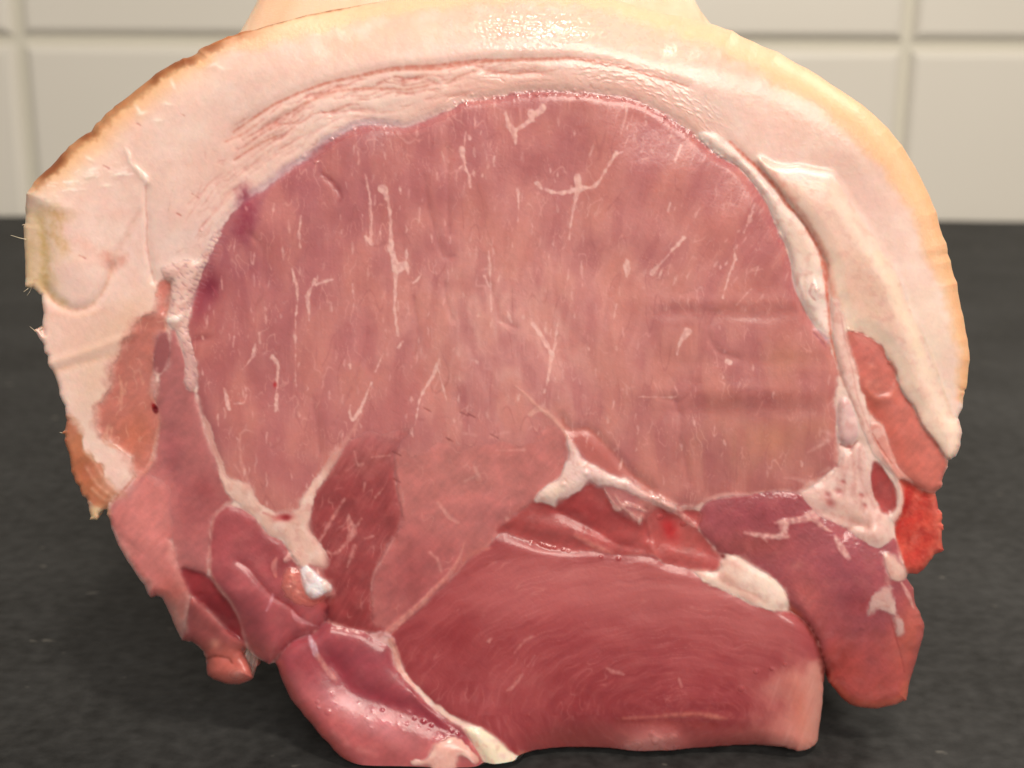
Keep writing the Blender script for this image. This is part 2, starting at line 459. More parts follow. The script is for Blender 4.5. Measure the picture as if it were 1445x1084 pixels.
# the cut face is mottled, each fibre bundle a little different
bt(0.30 * np.clip(N2, 0, 1), (204, 134, 124))
bt(0.34 * np.clip(-N2, 0, 1), (164, 82, 84))
bt(0.09 * np.clip(fib, 0, 1), (208, 140, 130))
bt(0.09 * np.clip(-fib, 0, 1), (160, 80, 80))
cell = perlin(XE / 22, Y / 60, 46)
bt(0.36 * sst(0.0, 0.45, cell), (200, 126, 116))
bt(0.34 * sst(0.0, 0.45, -cell), (168, 88, 88))
cell2 = perlin(XE / 55, Y / 90, 49)
bt(0.30 * sst(0.0, 0.4, cell2), (202, 124, 108))
bt(0.26 * sst(0.0, 0.4, -cell2), (168, 88, 94))
bt(0.35 * ell(1120, 505, 40, 22, 0) + 0.35 * ell(1090, 620, 40, 26, 0) + 0.25 * ell(1150, 600, 24, 14, 0), (196, 130, 92))
rg = 1 - np.abs(perlin(XE / 15 + 0.6 * N2, Y / 46, 101)) * 2.2
rg2 = 1 - np.abs(perlin(XE / 7.5, Y / 22, 102)) * 2.2
pat = sst(0.0, 0.5, perlin(X / 38, Y / 38, 103)); pat2 = sst(0.05, 0.5, perlin(X / 24, Y / 24, 104))
bt(0.55 * sst(0.80, 1.0, rg) * pat, (220, 162, 150))
bt(0.45 * sst(0.80, 1.0, rg2) * pat2, (222, 164, 152))
rg3 = 1 - np.abs(perlin(XE / 24, Y / 80, 105)) * 2.2
bt(0.35 * sst(0.85, 1.0, rg3) * sst(0, 0.4, perlin(X / 50, Y / 50, 106)), (156, 78, 78))
fs = perlin(XE / 2.6, Y / 48, 107)
bt(0.16 * sst(0.1, 0.6, fs) * sst(-0.2, 0.4, perlin(X / 60, Y / 60, 108)), (214, 152, 142))
blend(ek, base)
LAB[SE < 0] = part('eye_muscle', 'broad pale pink eye muscle of the joint')
EYE_ID = len(PARTS)
eyein = sst(0, -26, SE)
H += 5 * np.sqrt(np.clip(1 - (1 - np.clip(-SE / 70, 0, 1)) ** 2, 0, 1))
H -= 4.5 * np.exp(-(SE / 6) ** 2) * sst(690, 640, Y)
H += eyein * (0.16 * fib + 3.0 * perlin(X / 60, Y / 75, 47) + 0.5 * cell)
H += 4 * perlin(X / 150, Y / 150, 48)
# cut ripples at right
rip = sst(860, 980, X) * sst(1190, 1130, X)
H -= 0.35 * rip * (5.5 * np.exp(-((Y - 444 - 4 * N2) / 9) ** 2) + 7 * np.exp(-((Y - 578 - 4 * N2) / 12) ** 2) + 4 * np.exp(-((Y - 510 - 6 * N2) / 10) ** 2))
H += 0.35 * rip * (4 * np.exp(-((Y - 425) / 9) ** 2) + 5 * np.exp(-((Y - 552) / 12) ** 2))
tint(0.25 * rip * (np.exp(-((Y - 450) / 10) ** 2) + np.exp(-((Y - 580) / 11) ** 2)), (160, 84, 80))  # shade in the ripple dents, painted into the colour
# edge rim of the eye at top: pale silvery membrane with beads of juice
rim = np.exp(-((SE - 3) / 6) ** 2) * sst(330, 250, Y) * sst(690, 480, X)
tint(0.6 * rim, (204, 164, 172))
rim2 = np.exp(-((SE + 2) / 5) ** 2) * sst(260, 180, Y) * sst(660, 740, X)
tint(0.35 * rim2, (170, 100, 100))
WET[...] = 0.35
WET += 0.35 * np.exp(-((SE + 1) / 9) ** 2) * sst(280, 180, Y)

# ---- dark patches
stroke([(344,270,14),(350,300,22),(340,330,12)], 18, (138, 34, 58), 0.75, soft=14)
stroke([(455,246,4),(470,258,7),(481,275,6),(478,288,3)], 6, (148, 62, 66), 0.7, h=-3, soft=3)
stroke([(438,224,8),(450,212,10),(480,195,8)], 9, (146, 62, 68), 0.5, soft=6)
blob(295, 408, 17, 22, 20, (112, 20, 42), 0.9, h=-6)
blob(284, 430, 14, 30, 12, (140, 40, 56), 0.7)
stroke([(299,404,2),(304,412,3),(308,420,1)], 2, (176, 70, 84), 0.8)
blob(284, 478, 14, 5, -10, (140, 52, 56), 0.6, h=-3)

# ---- centre muscle and wedge below the eye
CEN = [(590,640),(620,626),(660,634),(700,622),(740,628),(775,600),(800,612),(803,640),(792,668),(770,686),(757,705),(735,720),(705,748),(690,770),(655,800),(620,835),
(590,862),(560,885),(545,893),(525,880),(524,827),(530,806),(547,769),(555,757),(567,729),(560,684),(556,649),(565,632)]
SC = region(CEN, None, 'muscle', 'pale pink centre muscle below the eye', soft=9, rough=3, wobble=8, amp=0)
ck = sst(4, -4, SC) * sst(560, 650, Y)
tint(ck, (192, 112, 106))
tint(0.75 * ck * ell(590, 820, 70, 80, 30), (164, 74, 76))
tint(0.5 * ck * ell(650, 660, 70, 50, 0), (202, 128, 120))
tint(0.4 * ck * ell(690, 730, 50, 30, -20), (180, 98, 98))
lr = 1 - np.abs(perlin((X + Y * 0.6) / 18, (Y - X * 0.5) / 30, 109)) * 2.2
tint(0.4 * ck * sst(0.85, 1, lr) * sst(0, 0.5, perlin(X / 36, Y / 36, 110)), (220, 160, 148))
WED = [(576,606),(562,628),(556,650),(560,686),(567,730),(554,760),(546,770),(530,806),(524,828),(526,880),(545,893),(520,893),(470,882),(461,868),
(462,850),(470,840),(468,824),(455,810),(460,790),(448,764),(436,744),(440,716),(443,700),(456,680),(480,640),(508,612),(540,612)]
SW = region(WED, None, 'muscle', 'dark red wedge of muscle between two seams', soft=6, rough=2.5, wobble=3, amp=1, width=18, groove=1.0, gw=4)
wk = sst(6, -6, SW)
tint(wk * sst(590, 700, Y), (152, 62, 63))
tint(0.5 * ell(560, 570, 26, 60, 25), (172, 88, 86))
tint(0.5 * wk * ell(500, 860, 40, 40), (150, 50, 52))
wu, wv = X * 0.86 + Y * 0.5, Y * 0.86 - X * 0.5
wr = 1 - np.abs(perlin(wu / 13, wv / 42, 111)) * 2.2
tint(0.5 * wk * sst(0.8, 1, wr) * sst(-0.05, 0.4, perlin(X / 28, Y / 28, 112)), (206, 132, 124))
tint(0.25 * wk * np.clip(perlin(wu / 5, wv / 40, 113), 0, 1), (190, 104, 100))
tint(0.25 * wk * np.clip(-perlin(wu / 5, wv / 40, 113), 0, 1), (136, 44, 46))
stroke([(556,640),(560,690),(567,729)], 2.5, (150, 70, 70), 0.5, h=-4, soft=2, hw=4)
stroke([(560,648),(564,690),(571,726)], 5, (206, 126, 120), 0.5, h=3, soft=3)

# ---- side muscle at left
SIDE = [(248,466),(262,515),(276,560),(292,612),(306,650),(320,684),(330,706),(316,714),(300,732),(296,767),(296,790),(294,812),(300,830),(340,893),(320,888),(290,860),(265,838),(250,800),(246,770),(232,760),(200,780),(160,745),(150,722),
(190,676),(213,655),(222,615),(223,585),(219,560),(228,526),(238,515),(240,470)]
SS_ = region(SIDE, (176, 100, 98), 'muscle', 'grey pink side muscle left of the eye', soft=4, rough=2, amp=2, width=24, groove=1, gw=4, film=0.5)
sk = sst(4, -4, SS_)
tint(0.6 * sk * ell(275, 720, 50, 50), (168, 78, 80))
tint(0.5 * sk * ell(245, 640, 14, 40), (160, 74, 80))
tint(0.4 * sk * ell(290, 690, 20, 16), (152, 60, 64))
tint(0.4 * sk * ell(250, 560, 20, 60), (178, 106, 104))
# skin-side muscle down the left
LOW = [(152,722),(190,690),(213,672),(238,690),(244,740),(246,770),(252,800),(268,836),(272,845),(268,862),(262,880),(258,903),(248,887),(238,862),(228,844),(211,845),(203,826),(186,801),(167,770),(153,735)]
SLW = region(LOW, (200, 114, 108), 'muscle', 'rosy outer muscle at the lower left', soft=12, rough=3, wobble=4, amp=3, width=60)
lk = sst(4, -4, SLW)
H += 16 * ell(205, 775, 60, 90, -25)
tint(0.55 * lk * ell(205, 760, 34, 50, -25), (212, 130, 124))
tint(0.55 * lk * ell(245, 835, 26, 20), (180, 80, 70))
tint(0.6 * lk * ell(252, 872, 14, 26, -15), (206, 144, 130))
SM3 = region([(271,842),(290,858),(320,888),(340,900),(347,910),(346,925),(352,938),(358,955),(352,961),(338,966),(317,965),(296,956),(291,943),(290,928),(284,916),(271,906),(257,903),(262,880),(266,860)],
             (178, 88, 86), 'muscle', 'small hanging tip of muscle at the lower left', soft=2, rough=1, amp=12, width=18, groove=2, gw=4)
tk = sst(3, -3, SM3)
tint(0.7 * tk * sst(890, 930, Y), (190, 98, 82))
stroke([(264,842,2),(262,870,6),(263,892,5)], 6, (214, 160, 148), 0.7, h=2, soft=3)
stroke([(272,842,2),(296,866,4),(314,882,5)], 4, (206, 140, 132), 0.7, h=1, soft=3)
stroke([(291,930),(305,926),(322,929),(328,936)], 2.5, (118, 44, 36), 0.8, h=-4, soft=1.5, hw=3)
blob(303, 908, 8, 7, 0, (224, 150, 128), 0.7, h=2)
blob(335, 951, 10, 6, -15, (214, 160, 150), 0.5, h=2, wet=0.9)
# dark red strip
region([(257,804),(275,806),(294,814),(310,832),(326,852),(338,875),(345,905),(338,902),(321,889),(296,862),(272,840)], (142, 42, 48), 'muscle',
       'dark red strip of muscle sunk between two edges', soft=3, rough=1, step=-9, groove=1)
# oval muscle right of that
OVAL = [(319,714),(340,718),(360,730),(368,742),(381,756),(396,762),(406,776),(420,800),(428,825),(440,850),(461,852),(459,877),(442,892),(411,905),(392,928),(381,937),(373,934),(358,921),(346,901),(337,872),(325,849),(308,828),(297,808),(296,781),(297,760),(301,732)]
SV = region(OVAL, (166, 74, 78), 'muscle', 'purplish red muscle beside the cartilage', soft=2.5, rough=1, amp=5, width=40, film=0.55, groove=2, gw=4)
vk = sst(3, -3, SV)
H += 14 * ell(352, 850, 40, 90, -28)
tint(0.6 * vk * ell(385, 775, 40, 34, 40), (146, 52, 58))
tint(0.5 * vk * ell(350, 850, 30, 70, -30), (176, 86, 92))
tint(0.6 * vk * ell(375, 920, 24, 16, 30), (192, 98, 94))
stroke([(319,714,2),(302,731,5),(297,767,4),(297,808,5),(309,829,6),(325,850,5),(338,873,4),(346,902,3),(358,920,2)], 4, (200, 120, 112), 0.75, h=2, soft=1.5)
stroke([(336,792,3),(352,803,2),(371,827,2),(385,841,2),(412,858,3),(430,880,2)], 3, (150, 40, 44), 0.7, h=-5, soft=2, hw=4)
stroke([(385,838,3),(382,850,5),(376,862,2)], 4, (206, 150, 160), 0.6)
stroke([(337,795,7),(350,806,5)], 6, (190, 118, 124), 0.5, soft=3)
stroke([(412,862,3),(420,874,8),(450,885,2)], 5, (204, 146, 150), 0.7)
stroke([(461,846),(461,866),(458,880),(442,894),(411,907),(390,931)], 6, (104, 18, 26), 1.0, h=-11, soft=4, hw=6)

# ---- brown belly muscle and flap at left
BEL = [(244,397),(228,401),(219,438),(201,447),(186,465),(174,486),(165,505),(157,526),(149,553),(138,571),(136,595),(140,616),(153,620),(167,633),(184,651),(190,672),(213,655),(222,615),(223,585),(217,561),(219,526),(223,474),(238,470),(236,449),(240,422),(246,401)]
SB = region(BEL, (196, 116, 102), 'belly_muscle', 'brownish muscle seam in the left flap', soft=7, rough=3, amp=-3, width=14, wobble=5)
bk = sst(3, -3, SB)
tint(0.5 * bk * ell(190, 480, 26, 40, 20), (172, 98, 84))
tint(0.6 * bk * ell(190, 615, 30, 34), (188, 100, 70))
br = 1 - np.abs(perlin((X * 0.8 + Y * 0.4) / 13, (Y - X * 0.5) / 34, 115)) * 2.2
tint(0.5 * bk * sst(0.78, 1, br) * sst(-0.1, 0.4, perlin(X / 22, Y / 22, 116)), (222, 168, 146))
tint(0.4 * bk * ell(200, 520, 20, 34), (190, 116, 104))
region([(223,470),(238,470),(240,490),(237,512),(228,526),(217,521),(217,495)], (160, 88, 88), None, soft=3, rough=0.5)
stroke([(218,560,3),(216,535,9),(221,520,5)], 8, (214, 156, 148), 0.7, soft=2.5)
stroke([(217,562,2),(223,590,3),(222,612,6),(214,650,4),(192,680,2)], 4, (214, 140, 122), 0.6, soft=2.5)
for s in ([(168,530,2),(172,550,5),(170,578,4)], [(178,540,2),(176,556,3)], [(198,525,2),(202,542,3)], [(154,600,4),(148,622,8),(170,634,4)], [(158,604,3),(156,618,4)]):
    stroke(s, 3, (222, 160, 134), 0.65, soft=2)
FLAP2 = [(90,585),(105,596),(117,613),(118,630),(130,645),(146,660),(148,672),(165,690),(175,700),(160,704),(151,720),(140,722),(120,706),(104,690),(90,660),(84,620)]
SF2 = region(FLAP2, (188, 116, 82), 'belly_muscle', 'orange brown dried edge of the left flap', soft=4, rough=2.5, wobble=3)
fk = sst(3, -3, SF2)
tint(0.6 * fk * ell(120, 668, 14, 30, -30), (170, 86, 54))
tint(0.8 * sst(708, 722, Y) * sst(160, 148, X), (222, 184, 138))
for s in ([(118,636),(135,655),(150,680),(168,696)], [(122,660),(138,684),(158,700)], [(130,690),(146,704),(160,706)]):
    stroke(s, 4, (228, 178, 150), 0.6, h=1.5, soft=2.5)
tint(0.7 * ell(165, 680, 22, 16, 30), (226, 186, 172))
stroke([(190,672),(172,694),(152,716)], 3, (190, 110, 92), 0.7, h=-5, soft=2, hw=5)
blob(219, 577, 4.2, 7, -15, (96, 8, 14), 1.0, h=1.5, power=5, wet=1.0)
blob(216, 572, 2.5, 3.5, -15, (170, 20, 20), 0.8)

# ---- rough pale nub of fat
NUB = [(228,378),(232,392),(240,399),(242,432),(236,449),(238,459),(248,467),(258,494),(262,515),(261,546),(268,552),(277,548),(278,519),(273,494),(265,463),(268,449),(272,426),(278,407),(285,387),(293,368),(312,330),(300,336),(279,368),(262,366),(246,370)]
SN = region(NUB, (226, 186, 172), 'fat_seam', 'rough pale nub of fat running down from the back fat', 'fat', soft=2, rough=1.6, amp=6, width=10)
nk = sst(2, -2, SN)
tint(0.7 * nk * sst(462, 500, Y), (202, 150, 144))
rr = sst(0.15, 0.5, perlin((X + Y * 0.5) / 9, (Y - X * 0.5) / 4, 51))
tint(0.45 * nk * rr, (182, 128, 132)); H -= 2.0 * nk * rr
stroke([(238,452,7),(248,450,10),(259,446,4)], 9, (243, 228, 212), 0.9, h=3, soft=2)
stroke([(240,398),(238,420),(233,440)], 5, (182, 110, 98), 0.6, h=-6, soft=3, hw=5)
for k in range(34):
    t = k / 33; x = 312 - 40 * t + (4 if k % 2 else -3); y = 330 + 100 * t
    stroke([(x - 7, y - 1.5 + random.uniform(-2, 2)), (x + 3, y + 2 + random.uniform(-2, 2))], 1.6, (172, 110, 118), 0.5, h=-1.5, soft=1)

# ---- pale bands at the right of the eye
BAND = [(1000,188),(1017,194),(1037,211),(1056,230),(1077,253),(1095,273),(1112,294),(1133,317),(1145,338),(1154,358),(1161,377),(1158,391),(1166,408),(1168,418),(1166,430),(1169,449),(1171,478),(1153,464),(1144,451),(1134,433),(1125,412),(1120,395),(1116,371),(1108,344),(1093,313),(1083,288),(1062,257),(1041,234),(1018,221),(990,199),(985,188)]
SBD = region(BAND, (238, 212, 198), 'fat_seam', 'smooth pale band of fat along the right of the eye', 'fat', soft=1.8, rough=0.9, amp=4, width=9)
H -= 4 * np.exp(-((SBD - 2) / 4) ** 2) * sst(180, 240, Y) * sst(480, 440, Y)
tint(0.5 * sst(2, -2, SBD) * ell(1130, 345, 16, 50, -25), (224, 184, 160))
stroke([(1142,360),(1136,400),(1140,430)], 4, (224, 178, 160), 0.6, h=-1.5, soft=3)
blob(1152, 408, 11, 12, 0, (236, 206, 194), 0.8, h=6, wet=0.9)
stroke([(1146,402),(1142,414),(1150,424)], 3, (196, 134, 124), 0.6, h=-2)
stroke([(1150,466),(1160,472),(1168,482)], 6, (212, 158, 160), 0.8, h=3)
stroke([(1148,470),(1158,480),(1165,490)], 3, (150, 76, 90), 0.6, h=-3)

FLP = [(1071,224),(1093,234),(1112,238),(1125,236),(1149,240),(1170,244),(1183,257),(1199,282),(1218,313),(1239,346),(1258,375),(1271,399),(1285,437),(1300,468),(1313,505),(1326,540),(1340,572),(1352,592),(1357,604),(1355,628),(1348,644),(1338,650),(1319,622),(1300,599),(1290,575),(1277,559),(1268,541),(1263,522),(1252,505),(1244,489),(1229,478),(1213,470),(1195,467),(1188,448),(1180,426),(1172,420),(1170,395),(1168,375),(1158,352),(1146,330),(1128,306),(1112,284),(1095,262),(1078,240)]
SFL = region(FLP, (235, 199, 178), 'fat_flap', 'loose cream flap of fat at the right', 'fat', soft=1.8, rough=0.7, step=9)
flk = sst(2, -2, SFL)
H += 14 * sst(0, -26, SFL) * sst(235, 300, Y) * 0.6
H -= flk * 12 * ell(1215, 440, 45, 70, -25)
tint(0.6 * flk * ell(1205, 410, 46, 60, -30), (230, 184, 160))  # shading of the tilted middle of the flap, painted in
tint(0.3 * flk * sst(-0.1, 0.5, fbm(X / 40, Y / 60, 3, 15)), (238, 190, 172))
tint(0.7 * flk * sst(1.5, -14, SFL) * sst(-30, -12, SFL) * sst(1080, 1200, X), (243, 217, 194))
tint(0.7 * flk * sst(262, 244, Y) * sst(1075, 1110, X), (249, 234, 224))  # white highlight painted along the flap's top lip
tint(0.5 * flk * ell(1180, 320, 30, 40, -30), (236, 198, 180))
stroke([(1240,360),(1262,410),(1280,455),(1300,500)], 12, (240, 212, 178), 0.4, soft=8)
stroke([(1300,468),(1318,512),(1334,560),(1346,592)], 2.5, (224, 184, 150), 0.5, h=-3, soft=2, hw=4)
# reddish crease between band and flap
stroke([(1030,200,2),(1050,220,4),(1076,244,5),(1096,266,6),(1113,292,5),(1128,306,4),(1146,334,5),(1158,358,6),(1165,384,8),(1166,402,5),(1169,430,4),(1172,470,3),(1180,510,3),(1192,545,2)], 4, (210, 112, 92), 1.0, h=-1.5, soft=2.5, hw=5)
stroke([(1088,240,2),(1106,262,6),(1124,290,4),(1150,330,4),(1166,366,8),(1172,400,8),(1180,425,4)], 6, (222, 150, 130), 0.8, soft=6)

# strand going down
STR = [(1172,424),(1184,426),(1192,451),(1196,472),(1202,505),(1211,526),(1213,553),(1224,582),(1228,606),(1240,632),(1260,656),(1272,676),(1277,698),(1274,722),(1266,738),(1256,732),(1266,716),(1268,694),(1260,672),(1246,655),(1232,640),(1222,620),(1214,600),(1206,575),(1196,553),(1188,532),(1180,505),(1176,476)]
region(STR, (228, 186, 172), 'fat_seam', 'pale strand of membrane down the right side', 'fat', soft=2, rough=0.8, amp=3.5, width=7)
stroke([(1186,440),(1192,480),(1202,520),(1210,560),(1226,604)], 2, (198, 132, 122), 0.5, h=-2, soft=1.5)
stroke([(1182,510),(1192,540),(1204,570),(1218,604)], 3, (206, 140, 126), 0.5, h=-2, soft=2)
FR1 = [(1184,566),(1196,562),(1207,587),(1211,608),(1207,622),(1196,629),(1184,622),(1181,601)]
region(FR1, (222, 178, 172), 'fat_seam', 'small oval lump of white fat at the right', 'fat', soft=2.5, rough=1, amp=6, width=14, groove=2, gw=3)
FR = [(1194,637),(1213,624),(1225,643),(1230,664),(1233,695),(1238,714),(1252,729),(1254,759),(1244,770),(1231,771),(1217,763),(1202,753),(1192,745),(1175,737),(1159,730),(1148,721),(1134,708),(1126,699),(1153,684),(1180,662),(1186,647)]
SFR = region(FR, (226, 184, 172), 'fat_seam', 'wedge of white fat at the lower right', 'fat', soft=5, wobble=4, rough=1.5, amp=5, width=16)
tint(0.5 * sst(2, -2, SFR) * ell(1205, 730, 40, 16, 35), (228, 180, 160))
for x, y, r in [(1184,694,5),(1168,698,4),(1216,699,3),(1220,713,3),(1199,631,4),(1180,657,3),(1172,710,6),(1190,680,3)]:
    blob(x, y, r * 1.3, r, 40, (176, 84, 82), 0.7, h=-3)
stroke([(1186,627),(1199,632),(1210,622)], 2.5, (170, 84, 78), 0.7, h=-4, hw=4)
SOV = region([(1233,653),(1229,676),(1234,701),(1244,720),(1256,726),(1265,714),(1264,693),(1254,672),(1242,657)], (166, 64, 62), 'muscle', 'small dark red oval muscle ringed by membrane', soft=1.6, rough=0.6, step=-4)
for q in range(26):      # ragged tongues of fat running into the meat round the wedge
    x, y = [(1180, 660), (1150, 688), (1130, 702), (1160, 726), (1190, 742), (1182, 620)][q % 6]
    x += RNG.uniform(-14, 14); y += RNG.uniform(-12, 12); a_ = RNG.uniform(2.6, 3.8); L = RNG.uniform(10, 34)
    stroke([(x, y, RNG.uniform(4, 9)), (x + L * .5 * math.cos(a_), y - L * .5 * math.sin(a_) + RNG.uniform(-3, 3), 4), (x + L * math.cos(a_), y - L * math.sin(a_), 1)], 3, (220, 168, 156), RNG.uniform(0.3, 0.7), soft=3, h=0.8)
for s_ in ([(1160,722),(1180,728),(1204,736),(1226,744)], [(1202,640),(1206,670),(1202,700)], [(1190,752),(1204,742),(1216,742)], [(1214,628),(1212,660),(1220,690),(1234,716)]):
    stroke(s_, 4, (198, 128, 118), 0.5, h=-4, soft=5, hw=7)  # grooves between the fat lobes, their shadow lines painted darker
blob(1235, 752, 20, 14, 30, None, h=7); blob(1212, 690, 16, 40, -8, None, h=5); blob(1175, 705, 24, 12, -10, None, h=4)
for q in range(12):
    x, y = RNG.uniform(1175, 1235), RNG.uniform(650, 755)
    stroke([(x, y - RNG.uniform(8, 22)), (x + RNG.uniform(-3, 3), y), (x + RNG.uniform(-5, 5), y + RNG.uniform(8, 22))], 2.2, (206, 142, 132), RNG.uniform(0.2, 0.5), soft=2.5, h=-1.2)
# red belly muscle, right
RB = [(1195,468),(1213,470),(1229,478),(1244,489),(1252,505),(1263,522),(1267,541),(1277,559),(1290,575),(1300,599),(1319,622),(1335,647),(1338,656),(1331,676),(1329,688),(1317,696),(1304,693),(1288,683),(1267,660),(1256,633),(1246,601),(1225,581),(1221,560),(1213,547),(1209,518),(1201,495)]
SRB = region(RB, (200, 108, 94), 'belly_muscle', 'bright red belly muscle under the right flap', soft=2, rough=1.2, amp=6, width=18, step=-4)
rbk = sst(2, -2, SRB)
tint(0.7 * rbk * ell(1232, 572, 14, 22, -30), (184, 82, 66))
tint(0.5 * rbk * ell(1225, 500, 24, 26), (200, 108, 100))
tint(0.6 * rbk * ell(1262, 625, 16, 40, -35), (198, 94, 78))
tint(0.5 * rbk * ell(1316, 668, 18, 20), (208, 110, 94))
stroke([(1222,548),(1236,562),(1258,560),(1266,545)], 7, (212, 120, 100), 0.6, h=4, soft=4)
for x, y in [(1230,518),(1238,545),(1226,540),(1252,560)]:
    blob(x, y, 5, 4, 0, (216, 130, 112), 0.6, h=1.5)
region([(1229,597),(1246,602),(1255,630),(1267,658),(1288,680),(1286,684),(1268,676),(1252,656),(1238,634),(1229,612)], (216, 146, 132), 'fat_seam', 'thin pink tongue of fat in the right side', 'fat', soft=2.5, rough=0.8, amp=3, width=6)
stroke([(1231,612),(1244,634),(1258,654)], 2, (190, 84, 70), 0.6, h=-3)
# red scrap behind
RS = [(1270,678),(1288,684),(1304,693),(1320,696),(1345,705),(1350,780),(1320,800),(1300,820),(1283,812),(1277,800),(1268,772),(1263,742),(1273,722),(1276,698)]
SRS = region(RS, (200, 66, 52), 'muscle', 'torn bright red scrap of muscle at the right edge', soft=2, rough=0.8, step=-14, amp=5, width=20, wet=0.7)
rsk = sst(2, -2, SRS)
tint(0.7 * rsk * ell(1280, 715, 14, 30, 10), (176, 34, 30))
tint(0.6 * rsk * sst(18, 4, D), (206, 110, 90))
tint(0.5 * rsk * ell(1288, 790, 14, 20), (190, 64, 56))
stroke([(1292,700),(1300,705),(1318,712)], 4, (220, 110, 92), 0.5)
tint(0.3 * rsk * sst(0.0, 0.6, fbm(X / 16, Y / 24, 3, 117)), (226, 118, 94))
tint(0.3 * rsk * sst(0.0, 0.6, -fbm(X / 18, Y / 22, 3, 118)), (150, 24, 24))
H += rsk * 0.4 * fbm(X / 14, Y / 20, 3, 119)

# ---- right lower muscle
RM = [(986,722),(998,708),(1023,700),(1055,699),(1075,695),(1106,693),(1129,699),(1140,712),(1159,730),(1175,737),(1192,745),(1202,753),(1217,763),(1231,771),(1246,772),(1262,760),(1270,785),(1278,806),(1290,830),(1300,850),(1315,880),(1310,920),(1292,1000),(1230,1010),(1190,996),(1168,962),(1165,945),(1154,905),(1139,880),(1117,860),(1102,826),(1067,801),(1040,786),(1016,780),(1005,768),(986,747)]
SRM = region(RM, (166, 80, 86), 'muscle', 'purplish red muscle ending in a hanging lobe at lower right', soft=2.2, rough=1, amp=5, width=40, film=0.55, groove=1.0, gw=4)
mk_ = sst(2, -2, SRM)
H += 26 * ell(1205, 885, 85, 120, -10)
tint(0.6 * mk_ * ell(1080, 730, 70, 26), (150, 60, 68))
tint(0.6 * mk_ * ell(1060, 770, 60, 20), (148, 66, 60))
tint(0.6 * mk_ * ell(1190, 800, 40, 40), (160, 76, 86))
tint(0.6 * mk_ * ell(1215, 850, 22, 16), (142, 50, 58))
tint(0.6 * mk_ * ell(1140, 840, 26, 40, -30), (176, 86, 78))
tint(0.8 * mk_ * sst(830, 1000, Y + 30 * N2), (190, 80, 70))
tint(0.5 * mk_ * ell(1180, 935, 24, 30), (172, 56, 46))
tint(0.8 * mk_ * ell(1285, 890, 22, 60, 12), (204, 100, 82))
tint(0.6 * mk_ * sst(16, 4, D) * sst(940, 980, Y), (212, 104, 76))
WET += 0.25 * mk_
stroke([(1258,878),(1266,905),(1274,935),(1276,948)], 2, (140, 52, 50), 0.6, h=-3, hw=4)
# fat on the lobe
region([(1246,780),(1263,786),(1275,799),(1280,813),(1267,820),(1256,818),(1250,801)], (222, 178, 162), 'fat_seam', 'patch of white fat at the edge of the lobe', 'fat', soft=3, rough=2, amp=4, width=8)
region([(1238,836),(1256,828),(1263,858),(1273,877),(1275,894),(1267,896),(1260,871),(1244,859),(1225,869),(1229,846)], (214, 168, 158), 'fat_seam', 'forked streak of white fat on the lobe', 'fat', soft=3, rough=2.5, amp=3, width=8)
stroke([(1256,800,10),(1252,830,8)], 8, (212, 150, 138), 0.5, soft=5)
stroke([(1272,822,3),(1282,840,6),(1289,858,2)], 4, (230, 180, 166), 0.75, h=2)
# inner white strands of the right muscle
for s in ([(1094,738,3),(1110,736,9),(1130,733,9),(1150,726,18)], [(1106,740,14),(1106,750,11),(1100,757,8)], [(1052,752,4),(1070,755,6),(1086,757,7),(1112,757,5)], [(1150,733,8),(1162,744,5),(1172,750,3)], [(1178,757,4),(1188,775,10),(1197,788,6)], [(1078,758,4),(1082,764,2)]):
    stroke(s, 4, (218, 164, 154), 1.0, h=1.5, soft=2.4)
stroke([(993,706,2),(1020,700,8),(1055,698,4)], 6, (212, 150, 140), 0.75, soft=2.5, h=2)
blob(1125, 798, 12, 6, -20, (196, 116, 108), 0.5)

# ---- recessed red band under the fat Y
REC = [(701,748),(735,722),(757,706),(785,712),(804,700),(832,682),(850,688),(868,716),(900,736),(926,716),(955,712),(990,724),(986,748),(1009,776),(1020,790),(1013,804),(985,808),(940,797),(920,784),(888,784),(857,782),(836,778),(809,780),(785,778),(764,774),(747,766),(722,757)]
SRC = region(REC, (172, 72, 70), 'muscle', 'wet red muscle in the recess under the forked fat', soft=3, rough=1.2, step=-8, stepw=13.0, wet=0.42)
rck = sst(3, -3, SRC)
tint(0.6 * rck * ell(830, 720, 60, 20, 18), (152, 46, 48))
tint(0.6 * rck * ell(960, 760, 40, 30), (198, 92, 84))
tint(0.5 * rck * ell(790, 755, 50, 12, 10), (176, 84, 82))
blob(945, 747, 10, 18, -25, (188, 30, 36), 0.8)
H += rck * 6 * np.exp(-((Y - (752 + (X - 800) * 0.22)) / 14) ** 2)
stroke([(812,756,5),(835,768,8),(862,781,5)], 7, (212, 140, 126), 0.7, h=3, soft=3)
stroke([(784,718),(830,742),(870,765),(910,775)], 4, (140, 40, 42), 0.5, h=-5, soft=4, hw=7)
stroke([(909,728),(916,745),(920,770),(930,792)], 5, (206, 118, 108), 0.6, h=3, soft=4)
stroke([(912,720),(912,738),(916,760)], 4, (140, 40, 44), 0.5, h=-5, soft=3, hw=5)
stroke([(938,712,8),(958,724,10),(975,738,8),(986,746,3)], 8, (222, 160, 150), 0.8, h=5, soft=2, wet=0.95)
blob(940, 716, 5, 5, 0, None, h=4, wet=1)

